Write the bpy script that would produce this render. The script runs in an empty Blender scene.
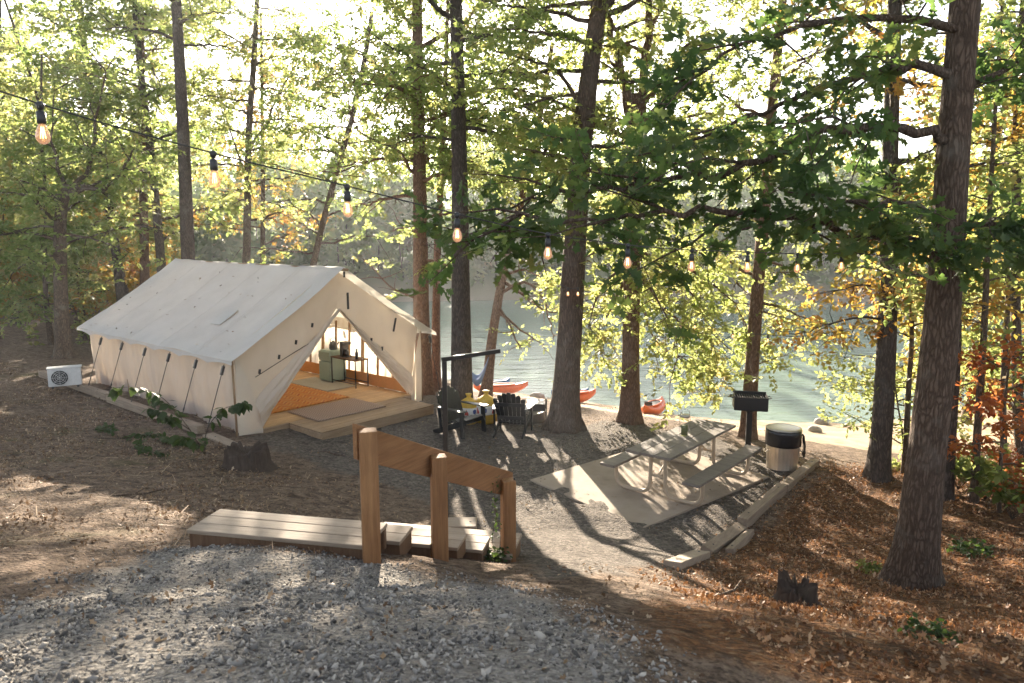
import bpy, math, random
import numpy as np
from mathutils import Vector, Matrix, noise

PI = math.pi
S = bpy.context.scene
COL = S.collection
HC = 4.03                      # camera height above the camp floor
PITCH = 0.14937
FPX = 720.0
CP, SP = math.cos(PITCH), math.sin(PITCH)
SUN_EL, SUN_AZ = math.radians(14.8), math.radians(-8.7)

# ------------------------------------------------------------------ camera model used for measuring
def ray(px, py):
    u = -(py - 341.5) / FPX
    return np.array([(px - 512) / FPX, CP + u * SP, -SP + u * CP])
ORG = np.array([0, 0, HC])
def at(px, py, d):             # world point seen at that pixel at a depth d
    return ORG + ray(px, py) * d
def atY(px, py, y):            # world point seen at that pixel on the plane Y = y
    r = ray(px, py)
    return ORG + r * (y / r[1])

# ------------------------------------------------------------------ terrain height
CTRL = np.array([
 (-3,13,0),(-1,11.5,0),(1,10.4,0),(3,11,0),(4.6,11.6,0),(0,15,0),(-2,16,.02),(2.5,15,0),(4.5,13.6,-.05),(0.5,13,0),
 (-1,18,-.12),(-2.3,18.3,-.05),(-4,17,.02),(-7,19,.05),(-1,9.6,.12),(1.4,9.0,.06),
 (-1.09,5.28,1.5),(-.67,6.32,1.02),(-.04,7.08,.69),(-1.9,5.36,1.59),(-1.45,5.26,1.58),(-2.3,5.44,1.54),(-1.2,4.7,1.66),(-1.8,4.9,1.66),(-2,6.75,1.05),(-1.3,8.2,.42),(-2.75,5.4,1.5),
 (0,0,2.5),(0,2.45,2.42),(-2,2.6,2.36),(2.2,3.0,1.95),(0,-4,2.8),(-6,-3,2.9),(6,-4,2.7),(0,-14,3.2),(0,4.6,1.66),(1.0,6.0,1.0),(0.6,8,.42),
 (-4,5.5,1.55),(-6,7,1.3),(-4.6,8,.95),(-3.2,9.5,.5),(-4.6,11.2,.33),(-7,12,.42),(-10,14,.42),(-5.9,12.8,.28),(-12,18.1,.3),(-8.9,15.5,.28),
 (-14,22,.15),(-20,30,.1),(-30,42,.3),(-12,10,.8),(-20,12,1.0),(-30,20,1.2),(-40,40,1.0),(-45,60,1.2),
 (4.28,7.23,.34),(2.52,5.88,.79),(3,4,1.6),(4.5,4.5,1.3),(1.94,8.2,.2),(3.5,9.3,.0),(5.8,11.3,-.05),(6.17,11.66,-.05),(8,10,.1),(10,8,.5),
 (12,14,-.25),(7,15,-.45),(5,16,-.35),(9,5,1.1),(15,6,1.3),(20,10,.8),(30,12,1.0),(45,15,1.5),(7.5,17,-.75),(3,17.6,-.45),(1,18.8,-.4)], float)
SHX = np.array([-90,-45,-30,-18,-10,-5,-1,1,2.6,4,5.2,7.8,9.2,13,20,30,50,100,200.])
SHY = np.array([70,62,52,40,32,27,23.3,21.7,20.9,19.9,19.2,18.8,18.6,20.6,22,24,30,38,50.])
def shore_y(x): return np.interp(x, SHX, SHY)
def far_y(x): return 52.3 + 2.5*np.sin(x*.07+1) + np.maximum(0, x-40)*.25 + np.maximum(0, -x-25)*.22
_sx = np.array([-45,-30,-18,-10,-5,-1,1,2.6,4,5.2,7.8,9.2,13,20,30,50.])
_C = np.vstack([CTRL, np.stack([_sx, shore_y(_sx), np.full(len(_sx), -1.0)], 1)])
def _kern(a, b):
    d2 = ((a[:, None, :2] - b[None, :, :2])**2).sum(2)
    return np.sqrt(d2 + .45**2)
_K = _kern(_C, _C) - np.eye(len(_C))*.004
_n = len(_C)
_M = np.zeros((_n+1, _n+1)); _M[:_n, :_n] = _K; _M[:_n, _n] = 1; _M[_n, :_n] = 1
_W = np.linalg.solve(_M, np.append(_C[:, 2], 0))
def vnoise(x, y, seed=0):
    """cheap smooth value noise on arrays"""
    xi = np.floor(x); yi = np.floor(y); fx = x-xi; fy = y-yi
    fx = fx*fx*(3-2*fx); fy = fy*fy*(3-2*fy)
    def h(a, b):
        v = np.sin(a*127.1 + b*311.7 + seed*74.7)*43758.5453
        return v - np.floor(v)
    return (h(xi,yi)*(1-fx)+h(xi+1,yi)*fx)*(1-fy)+(h(xi,yi+1)*(1-fx)+h(xi+1,yi+1)*fx)*fy
def GZ(x, y, fine=True):
    x = np.atleast_1d(np.asarray(x, float)); y = np.atleast_1d(np.asarray(y, float))
    out = np.empty(len(x))
    for i in range(0, len(x), 20000):
        P = np.stack([x[i:i+20000], y[i:i+20000]], 1)
        out[i:i+20000] = _kern(P, _C) @ _W[:_n] + _W[_n]
    sy = shore_y(x); fy = far_y(x)
    out = np.clip(out, -1.3, 3.6)
    inl = y - sy
    out = np.where(inl > 0, np.maximum(-1.0 - inl*.10, -2.6), np.where(inl > -4, out, out))
    t = y - fy
    hill = -1.0 + np.clip(t, -6, 3.2)*.42 + np.clip(t-3.2, 0, 60)*.13 
    out = np.where((t > -4) & (inl > 0), np.maximum(out, hill), out)
    out = np.where((inl <= 0) & (y > 66), np.maximum(out, .5), out)
    if fine:
        near = np.exp(-np.maximum(0, np.hypot(x, y-8)-14)/10)
        out = out + near*((vnoise(x*1.3, y*1.3, 1)-.5)*.07 + (vnoise(x*4.1, y*4.1, 2)-.5)*.035 + (vnoise(x*11, y*11, 3)-.5)*.016)*np.where(inl > -1, .3, 1)
    return out
def gz(x, y): return float(GZ(x, y)[0])
def ground(px, py):            # first hit of the pixel ray with the terrain
    r = ray(px, py)
    d = np.concatenate([np.arange(1.5, 30, .03), np.arange(30, 90, .3)])
    P = ORG + r[None, :]*d[:, None]
    k = np.argmax(P[:, 2] < GZ(P[:, 0], P[:, 1], False))
    return P[k]

# ------------------------------------------------------------------ materials
def newmat(name):
    m = bpy.data.materials.new(name); m.use_nodes = True
    nt = m.node_tree; nt.nodes.clear()
    out = nt.nodes.new('ShaderNodeOutputMaterial')
    return m, nt, out
class N:
    def __init__(s, nt): s.nt = nt
    def __call__(s, typ, **kw):
        n = s.nt.nodes.new('ShaderNode'+typ)
        for k, v in kw.items():
            if k.startswith('_'): setattr(n, k[1:], v)
            else:
                key = k.replace('__', ' ')
                tgt = n.inputs[int(key[1:])] if key[0] == 'i' and key[1:].isdigit() else n.inputs[key]
                if hasattr(v, 'links') or isinstance(v, bpy.types.NodeSocket): s.nt.links.new(v, tgt)
                else: tgt.default_value = v
        return n
    def mix(s, fac, a, b, mode='MIX'):
        n = s.nt.nodes.new('ShaderNodeMix'); n.data_type = 'RGBA'; n.blend_type = mode
        for sock, v in ((n.inputs[0], fac), (n.inputs[6], a), (n.inputs[7], b)):
            if isinstance(v, bpy.types.NodeSocket): s.nt.links.new(v, sock)
            else: sock.default_value = v if not isinstance(v, tuple) else (*v, 1)[:4]
        return n.outputs[2]
    def ramp(s, fac, stops, interp='LINEAR'):
        n = s.nt.nodes.new('ShaderNodeValToRGB'); n.color_ramp.interpolation = interp
        e = n.color_ramp.elements
        while len(e) < len(stops): e.new(.5)
        for q, (p, c) in zip(e, stops): q.position = p; q.color = (*c, 1)[:4] if isinstance(c, tuple) else (c, c, c, 1)
        s.nt.links.new(fac, n.inputs[0]); return n.outputs[0]
    def math(s, op, a, b=0.0, clamp=False):
        n = s.nt.nodes.new('ShaderNodeMath'); n.operation = op; n.use_clamp = clamp
        for sock, v in ((n.inputs[0], a), (n.inputs[1], b)):
            if isinstance(v, bpy.types.NodeSocket): s.nt.links.new(v, sock)
            else: sock.default_value = v
        return n.outputs[0]
    def coords(s, scale=(1,1,1), kind='Object'):
        tc = s.nt.nodes.new('ShaderNodeTexCoord'); mp = s.nt.nodes.new('ShaderNodeMapping')
        s.nt.links.new(tc.outputs[kind], mp.inputs[0]); mp.inputs['Scale'].default_value = scale
        return mp.outputs[0]
    def noise(s, vec, scale, detail=4, rough=.55):
        n = s.nt.nodes.new('ShaderNodeTexNoise'); s.nt.links.new(vec, n.inputs['Vector'])
        n.inputs['Scale'].default_value = scale; n.inputs['Detail'].default_value = detail; n.inputs['Roughness'].default_value = rough
        return n.outputs['Fac']
    def voro(s, vec, scale, feature='F1', out='Color'):
        n = s.nt.nodes.new('ShaderNodeTexVoronoi'); n.feature = feature; s.nt.links.new(vec, n.inputs['Vector'])
        n.inputs['Scale'].default_value = scale; return n.outputs[out]
    def bump(s, h, strength=.5, dist=.01):
        n = s.nt.nodes.new('ShaderNodeBump'); s.nt.links.new(h, n.inputs['Height'])
        n.inputs['Strength'].default_value = strength; n.inputs['Distance'].default_value = dist
        return n.outputs[0]
    def attr(s, name):
        n = s.nt.nodes.new('ShaderNodeAttribute'); n.attribute_name = name; return n.outputs['Fac']
    def island(s):
        return s.nt.nodes.new('ShaderNodeNewGeometry').outputs['Random Per Island']
    def principled(s, out, color, rough=.7, metal=0., normal=None, spec=.5):
        b = s.nt.nodes.new('ShaderNodeBsdfPrincipled')
        for k, v in (('Base Color', color), ('Roughness', rough), ('Metallic', metal), ('Specular IOR Level', spec)):
            if isinstance(v, bpy.types.NodeSocket): s.nt.links.new(v, b.inputs[k])
            else: b.inputs[k].default_value = (*v, 1) if isinstance(v, tuple) else v
        if normal is not None: s.nt.links.new(normal, b.inputs['Normal'])
        if out is not None: s.nt.links.new(b.outputs[0], out.inputs[0])
        return b
def plain(name, col, rough=.6, metal=0., var=.18, scale=9, bump=.15):
    m, nt, out = newmat(name); n = N(nt); v = n.coords()
    f = n.noise(v, scale, 5)
    c = n.mix(f, tuple(x*(1-var) for x in col), tuple(min(1, x*(1+var)) for x in col))
    n.principled(out, c, rough, metal, n.bump(n.noise(v, scale*6, 3), bump, .004))
    return m
def wood(name, c1, c2, axis=0, rough=.75, scale=1.0, knots=True, island=.25):
    m, nt, out = newmat(name); n = N(nt)
    st = [14*scale]*3; st[axis] = .9*scale
    v = n.coords(tuple(st))
    g = n.noise(v, 2.2, 6, .65)
    v2 = n.coords(tuple(s*4 for s in st))
    g2 = n.noise(v2, 2.0, 3, .6)
    c = n.ramp(g, [(.3, c1), (.5, tuple((a+b)/2 for a, b in zip(c1, c2))), (.72, c2)])
    c = n.mix(n.math('MULTIPLY', g2, .45), c, tuple(x*.45 for x in c1))
    isl = n.island()
    c = n.mix(1.0, c, n.ramp(isl, [(0, (1-island,)*3), (1, (1+island*.3,)*3)]), 'MULTIPLY')
    st = n.noise(n.coords((1,1,1)), 2.5, 4)
    c = n.mix(n.ramp(st, [(.45, 0), (.75, .35)]), c, tuple(x*.55 for x in c1))
    n.principled(out, c, rough, 0, n.bump(n.math('ADD', g, g2), .35, .004), .3)
    return m
def leafmat(name, stops, tstops, trans=.5, rough=.55, flat=False):
    m, nt, out = newmat(name); n = N(nt)
    cl = n.noise(n.coords(), 1.1, 3, .6)
    isl = n.math('ADD', n.math('MULTIPLY', n.island(), .38), n.math('SUBTRACT', n.math('MULTIPLY', cl, 1.9), .62), True)
    if flat: isl = n.island()
    col = n.ramp(isl, stops); tcol = n.ramp(isl, tstops)
    b = n.principled(None, col, rough, 0, None, .25)
    t = n('BsdfTranslucent', Color=tcol)
    mx = n('MixShader', i0=trans, i1=b.outputs[0], i2=t.outputs[0])
    nt.links.new(mx.outputs[0], out.inputs[0])
    return m
def bark(name, c1, c2, lichen=(.3,.3,.25), zs=1.6, depth=.03):
    m, nt, out = newmat(name); n = N(nt)
    v = n.coords((9, 9, zs)); v1 = n.coords((1, 1, 1))
    wv = n.nt.nodes.new('ShaderNodeVectorMath'); wv.operation = 'ADD'
    nz = n.nt.nodes.new('ShaderNodeTexNoise'); n.nt.links.new(n.coords((3, 3, 1.2)), nz.inputs['Vector']); nz.inputs['Scale'].default_value = 2.5; nz.inputs['Detail'].default_value = 4
    n.nt.links.new(v, wv.inputs[0]); n.nt.links.new(nz.outputs['Color'], wv.inputs[1])
    e = n.voro(wv.outputs[0], 3.4, 'DISTANCE_TO_EDGE', 'Distance')
    g = n.noise(v, 4.0, 7, .7)
    h = n.math('ADD', n.math('MULTIPLY', n.ramp(e, [(.0, 0.), (.25, 1.)]), .6), g)
    c = n.ramp(n.math('MULTIPLY', h, .62), [(.2, tuple(x*.55 for x in c1)), (.5, c1), (.85, c2)])
    pt = n.ramp(n.noise(v1, 3.5, 5), [(.55, 0), (.72, .5)])
    c = n.mix(pt, c, lichen)
    n.principled(out, c, .9, 0, n.bump(h, .8, depth*.7), .15)
    return m
def canvas(name, col, trans, tcol, bump=.25):
    m, nt, out = newmat(name); n = N(nt); v = n.coords()
    f = n.noise(v, 1.6, 5, .6); w = n.noise(n.coords((5, 5, 1.2)), 1.1, 4)
    c = n.mix(n.ramp(f, [(.35, 0), (.75, 1)]), col, tuple(x*.84 for x in col))
    nb = n.bump(n.math('ADD', w, n.math('MULTIPLY', n.noise(v, 190, 1), .05)), bump, .035)
    b = n.principled(None, c, .85, 0, nb, .15)
    t = n('BsdfTranslucent', Color=(*tcol, 1))
    mx = n('MixShader', i0=trans, i1=b.outputs[0], i2=t.outputs[0])
    nt.links.new(mx.outputs[0], out.inputs[0])
    return m

M = {}
M['bark_oak'] = bark('bark_oak', (.085,.058,.042), (.175,.128,.095), (.19,.17,.14))
M['bark_pine'] = bark('bark_pine', (.15,.09,.06), (.29,.185,.125), (.24,.17,.12), 2.4, .025)
M['bark_dark'] = bark('bark_dark', (.07,.055,.045), (.15,.115,.09), (.16,.15,.13), 2.0, .025)
M['bark_thin'] = bark('bark_thin', (.09,.065,.045), (.19,.14,.10), (.2,.19,.15), 2.0, .012)
M['leaf_green'] = leafmat('leaf_green', [(0,(.035,.075,.016)),(.55,(.06,.11,.022)),(.85,(.10,.13,.025)),(1,(.20,.15,.03))],
                          [(0,(.22,.34,.08)),(.5,(.38,.46,.14)),(.85,(.54,.51,.19)),(1,(.62,.47,.18))], .6)
M['leaf_bright'] = leafmat('leaf_bright', [(0,(.06,.10,.02)),(.5,(.10,.13,.03)),(.85,(.15,.15,.04)),(1,(.22,.15,.04))],
                          [(0,(.32,.43,.11)),(.5,(.47,.52,.17)),(.85,(.58,.54,.2)),(1,(.62,.47,.18))], .62)
M['leaf_oak'] = leafmat('leaf_oak', [(0,(.022,.048,.016)),(.5,(.04,.075,.024)),(.9,(.07,.095,.028)),(1,(.12,.10,.03))],
                          [(0,(.08,.16,.04)),(.5,(.15,.25,.06)),(.9,(.30,.36,.09)),(1,(.42,.34,.1))], .5, .5)
M['leaf_gold'] = leafmat('leaf_gold', [(0,(.08,.10,.02)),(.4,(.17,.14,.025)),(.75,(.24,.13,.025)),(1,(.24,.08,.02))],
                          [(0,(.28,.34,.06)),(.4,(.5,.38,.08)),(.75,(.58,.32,.07)),(1,(.5,.18,.05))], .5)
M['leaf_red'] = leafmat('leaf_red', [(0,(.16,.08,.02)),(.4,(.26,.09,.02)),(1,(.22,.05,.02))],
                          [(0,(.5,.28,.07)),(.4,(.6,.2,.06)),(1,(.45,.10,.04))], .5)
M['leaf_low'] = leafmat('leaf_low', [(0,(.02,.042,.012)),(1,(.045,.075,.02))], [(0,(.05,.11,.02)),(1,(.14,.2,.04))], .35)
M['leaf_far'] = leafmat('leaf_far', [(0,(.05,.09,.035)),(.7,(.09,.125,.045)),(1,(.15,.14,.05))], [(0,(.20,.33,.12)),(.7,(.32,.42,.16)),(1,(.45,.42,.17))], .55)
M['litter'] = leafmat('litter', [(0,(.05,.026,.014)),(.25,(.17,.07,.028)),(.5,(.29,.15,.07)),(.75,(.42,.235,.115)),(.9,(.52,.38,.24)),(1,(.05,.03,.02))],
                          [(0,(.2,.08,.03)),(.5,(.4,.18,.06)),(1,(.4,.2,.08))], .15, .6, True)
M['litter_dry'] = leafmat('litter_dry', [(0,(.07,.042,.028)),(.4,(.20,.125,.075)),(.8,(.36,.25,.15)),(1,(.50,.39,.27))], [(0,(.2,.12,.06)),(1,(.3,.2,.1))], .1, .7, True)
M['post_wood'] = wood('post_wood', (.26,.12,.05), (.50,.27,.12), 2)
M['rail_wood'] = wood('rail_wood', (.25,.115,.048), (.46,.24,.11), 0)
M['tread_wood'] = wood('tread_wood', (.36,.285,.21), (.54,.44,.335), 0)
M['tread_end'] = wood('tread_end', (.16,.09,.05), (.28,.17,.10), 2)
M['timber'] = wood('timber', (.27,.20,.14), (.48,.385,.29), 0, .85)
M['deck'] = wood('deck', (.44,.26,.11), (.66,.44,.22), 0, .6)
M['porch'] = wood('porch', (.33,.22,.13), (.50,.36,.23), 0, .7)
M['skirt_glow'] = wood('skirt_glow', (.66,.25,.04), (.85,.38,.08), 0, .6)  # saturated orange base colour stands in for sunlight glowing through the cloth
M['stud'] = wood('stud', (.30,.19,.10), (.46,.31,.18), 2)
M['table_wood'] = wood('table_wood', (.17,.145,.125), (.33,.285,.245), 0, .6)
M['stump'] = wood('stump', (.05,.036,.028), (.12,.085,.06), 2, .95)
M['roof_canvas'] = canvas('roof_canvas', (.68,.66,.625), .30, (.62,.58,.5), .2)
M['wall_canvas'] = canvas('wall_canvas', (.78,.75,.70), .52, (.80,.70,.56))
M['gable_canvas'] = canvas('gable_canvas', (.74,.69,.605), .40, (.82,.70,.54))
M['sod'] = canvas('sod', (.36,.28,.20), .1, (.4,.3,.2))
M['black_metal'] = plain('black_metal', (.009,.009,.009), .5, 0)
M['black_plastic'] = plain('black_plastic', (.02,.02,.021), .38)
M['chair'] = plain('chair', (.012,.013,.013), .45, 0, .3)
M['steel'] = plain('steel', (.52,.49,.44), .38, .85, .15, 6)
M['tube'] = plain('tube', (.46,.37,.27), .5, .15, .15, 14)
M['galv'] = plain('galv', (.60,.53,.44), .36, .8, .2, 5)
M['bag'] = plain('bag', (.012,.012,.014), .25, 0, .3, 20, .6)
M['rope'] = plain('rope', (.06,.055,.05), .8)
M['concrete'] = None
M['grey_box'] = plain('grey_box', (.62,.62,.60), .5)
M['dark'] = plain('dark', (.03,.03,.03), .7)
M['fridge'] = plain('fridge', (.27,.36,.28), .4, 0, .05)
M['kettle'] = plain('kettle', (.10,.10,.095), .3, .6)
M['table_top'] = wood('console_wood', (.10,.055,.03), (.2,.11,.06), 0)
M['mat'] = None
M['yellow'] = plain('yellow_net', (.62,.40,.05), .6, 0, .3, 30, .6)
M['label_white'] = plain('label_white', (.78,.76,.72), .5)
M['label_red'] = plain('label_red', (.55,.06,.04), .5)
M['label_blue'] = plain('label_blue', (.05,.09,.28), .5)
M['kayak_red'] = plain('kayak_red', (.82,.17,.06), .4)
M['kayak_orange'] = plain('kayak_orange', (.85,.17,.03), .35)
M['kayak_blue'] = plain('kayak_blue', (.06,.18,.42), .35)
M['hammock'] = plain('hammock_cloth', (.13,.20,.38), .8)
M['rust'] = plain('fire_ring', (.30,.28,.26), .6, .5, .3, 8)
M['ash'] = plain('ash', (.25,.24,.23), .95)
M['rock'] = plain('rock', (.28,.26,.24), .85, 0, .3, 7, .6)
M['green_can'] = plain('candle', (.12,.13,.05), .6)
M['firewood'] = wood('firewood', (.30,.20,.12), (.45,.32,.2), 2)

def special():
    # concrete
    m, nt, out = newmat('concrete'); n = N(nt); v = n.coords()
    a = n.noise(v, 1.2, 6, .6); b = n.noise(v, 40, 3)
    c = n.ramp(a, [(.3, (.25,.195,.145)), (.55, (.35,.285,.22)), (.75, (.42,.35,.28))])
    c = n.mix(n.math('MULTIPLY', b, .35), c, (.3,.25,.2))
    st = n.ramp(n.noise(v, 3.1, 5), [(.58, 0), (.7, .5)])
    c = n.mix(st, c, (.22,.17,.13))
    n.principled(out, c, .85, 0, n.bump(b, .3, .004), .2); M['concrete'] = m
    # doormat with a chevron weave
    m, nt, out = newmat('doormat'); n = N(nt); v = n.coords()
    sep = n('SeparateXYZ', Vector=v)
    zig = n.math('PINGPONG', n.math('MULTIPLY', sep.outputs[0], 1.0), .12)
    w = n.math('FRACT', n.math('MULTIPLY', n.math('ADD', sep.outputs[1], zig), 14.0))
    c = n.mix(n.ramp(w, [(.45, 0), (.55, 1)]), (.25,.18,.145), (.37,.28,.225))
    n.principled(out, c, .95, 0, n.bump(n.noise(v, 120, 2), .5, .004), .1); M['mat'] = m
    # orange kilim
    m, nt, out = newmat('kilim'); n = N(nt); v = n.coords((1,1,1))
    sep = n('SeparateXYZ', Vector=v)
    w1 = n.math('PINGPONG', n.math('MULTIPLY', sep.outputs[0], 3.0), .5)
    w = n.math('FRACT', n.math('MULTIPLY', n.math('ADD', sep.outputs[1], n.math('MULTIPLY', w1, .35)), 4.0))
    c = n.ramp(w, [(0, (.42,.13,.03)), (.3, (.52,.22,.05)), (.55, (.34,.09,.03)), (.8, (.50,.27,.09))], 'CONSTANT')
    c = n.mix(n.ramp(n.noise(v, 6, 4), [(.4, 0), (.65, .6)]), c, (.5,.27,.08))
    n.principled(out, c, .95, 0, n.bump(n.noise(v, 90, 2), .4, .005), .1); M['kilim'] = m
    m, nt, out = newmat('flat_rug'); n = N(nt); v = n.coords()
    c = n.mix(n.noise(v, 30, 3), (.26,.24,.19), (.40,.37,.30))
    n.principled(out, c, .95, 0, n.bump(n.noise(v, 120, 2), .4, .004), .1); M['flat_rug'] = m
    # terrain
    m, nt, out = newmat('forest_ground'); n = N(nt); v = n.coords()
    a = n.noise(v, .9, 6, .6); b = n.noise(v, 9, 6, .7); f = n.noise(v, 55, 4, .7)
    cell = n.voro(v, 26); cellv = n('SeparateColor', Color=cell).outputs[0]
    cell2 = n('SeparateColor', Color=n.voro(v, 48)).outputs[1]
    dirt = n.ramp(b, [(.3, (.07,.047,.034)), (.48, (.165,.118,.085)), (.7, (.32,.245,.185))])
    dirt = n.mix(n.ramp(f, [(.45, 0), (.7, .7)]), dirt, (.30,.225,.16))
    clump = n.noise(n.coords((1, 1.3, 1)), 4.5, 7, .75)
    dirt = n.mix(n.ramp(clump, [(.47, 0), (.62, .8)]), dirt, (.045,.032,.023))
    straw = n.noise(n.coords((14, 3.5, 3)), 3, 4, .7)
    dirt = n.mix(n.ramp(straw, [(.55, 0), (.7, .55)]), dirt, (.34,.25,.165))
    dirt = n.mix(n.ramp(cell2, [(.8, 0), (.92, .75)]), dirt, (.055,.04,.03))
    moss = n.ramp(n.noise(v, .75, 5, .65), [(.56, 0), (.68, .55)])
    moss = n.math('MULTIPLY', moss, n.attr('woods'))
    dirt = n.mix(moss, dirt, (.085,.085,.028))
    camp = n.ramp(n.math('ADD', n.math('MULTIPLY', f, .6), n.math('MULTIPLY', cellv, .4)), [(.25, (.075,.064,.055)), (.55, (.15,.13,.11)), (.8, (.26,.225,.19))])
    edge = n.math('MULTIPLY', n.math('SUBTRACT', n.noise(v, 1.7, 5), .5), .9)
    def msk(name): return n.ramp(n.math('ADD', n.attr(name), edge), [(.38, 0), (.62, 1)])
    camp = n.mix(n.ramp(clump, [(.5, 0), (.66, .6)]), camp, (.05,.04,.033)); c = n.mix(msk('camp'), dirt, camp)
    sand = n.ramp(n.noise(v, 2.2, 6, .65), [(.3, (.36,.27,.18)), (.6, (.55,.44,.32)), (.8, (.62,.52,.40))])
    sand = n.mix(n.ramp(f, [(.5, 0), (.75, .5)]), sand, (.25,.18,.12))
    c = n.mix(msk('sand'), c, sand)
    lit = n.ramp(cellv, [(0, (.10,.05,.025)), (.35, (.20,.095,.04)), (.6, (.28,.14,.06)), (.82, (.15,.085,.05)), (1, (.34,.22,.12))])
    lit = n.mix(n.ramp(f, [(.35, .6), (.6, 0)]), lit, (.03,.02,.014)); lit = n.mix(n.ramp(clump, [(.48, 0), (.64, .75)]), lit, (.035,.022,.014))
    c = n.mix(msk('litter'), c, lit)
    gr = n.ramp(n('SeparateColor', Color=n.voro(v, 62)).outputs[0], [(0, (.15,.14,.125)), (.5, (.28,.262,.235)), (1, (.42,.39,.345))])
    gr = n.mix(n.ramp(f, [(.4, .35), (.6, 0)]), gr, (.09,.08,.07)); gr = n.mix(n.ramp(n.noise(v, 2.3, 6, .7), [(.45, 0), (.62, .6)]), gr, (.27,.235,.195))
    c = n.mix(msk('gravel'), c, gr)
    far = n.mix(n.ramp(n.noise(v, .12, 4), [(.4, 0), (.6, 1)]), (.30,.24,.18), (.36,.30,.23))
    c = n.mix(n.attr('farbank'), c, far)
    c = n.mix(n.attr('farwood'), c, (.075,.115,.045))
    h = n.math('ADD', n.math('MULTIPLY', n.voro(v, 34, 'F1', 'Distance'), -.9), n.math('ADD', n.math('MULTIPLY', b, .8), n.math('MULTIPLY', f, .5)))
    n.principled(out, c, .95, 0, n.bump(n.math('ADD', h, n.math('MULTIPLY', clump, 1.2)), .9, .04), .1); M['terrain'] = m
    # gravel stones
    m, nt, out = newmat('gravel_stone'); n = N(nt)
    c = n.ramp(n.island(), [(0, (.07,.065,.06)), (.35, (.19,.178,.162)), (.75, (.32,.30,.27)), (1, (.50,.46,.40))])
    n.principled(out, c, .85, 0, n.bump(n.noise(n.coords(), 90, 3), .4, .004), .25); M['stone'] = m
    # water
    m, nt, out = newmat('lake_water'); n = N(nt); v = n.coords((1, 1.0, 1))
    w1 = n.noise(n.coords((.35, 1.3, 1)), 1.6, 4, .6); w2 = n.noise(n.coords((1.0, 2.4, 1)), 3.5, 3, .6)
    b = n.principled(out, n.mix(n.noise(v, .08, 3), (.19,.265,.215), (.23,.31,.25)), .10, 0, n.bump(n.math('ADD', n.math('MULTIPLY', w1, 1.0), n.math('MULTIPLY', w2, .35)), .45, .12), .5)
    b.inputs['IOR'].default_value = 1.33; M['water'] = m
    # clear glass
    m, nt, out = newmat('clear_glass'); n = N(nt)
    g = n('BsdfGlass', Roughness=.02, IOR=1.2); t = n('BsdfTransparent')
    lw = n('LayerWeight', Blend=.25)
    mx = n('MixShader', i0=n.math('MULTIPLY', lw.outputs['Facing'], .6), i1=t.outputs[0], i2=n('BsdfGlossy', Roughness=.05).outputs[0])
    nt.links.new(mx.outputs[0], out.inputs[0]); M['glass'] = m
    # lit bulb
    m, nt, out = newmat('lit_bulb'); n = N(nt)
    e = n('Emission', Color=(1, .5, .26, 1), Strength=.25)
    lw = n('LayerWeight', Blend=.35)
    g = n('BsdfGlossy', Roughness=.06); t = n('BsdfTransparent', Color=(1, .9, .8, 1))
    m1 = n('MixShader', i0=n.math('ADD', n.math('MULTIPLY', lw.outputs['Facing'], .6), .06), i1=t.outputs[0], i2=g.outputs[0])
    m2 = n('MixShader', i0=.22, i1=m1.outputs[0], i2=e.outputs[0])
    nt.links.new(m2.outputs[0], out.inputs[0]); M['bulb'] = m
    m, nt, out = newmat('filament'); n = N(nt)
    e = n('Emission', Color=(1, .5, .18, 1), Strength=2.6); nt.links.new(e.outputs[0], out.inputs[0]); M['filament'] = m
special()

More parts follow.
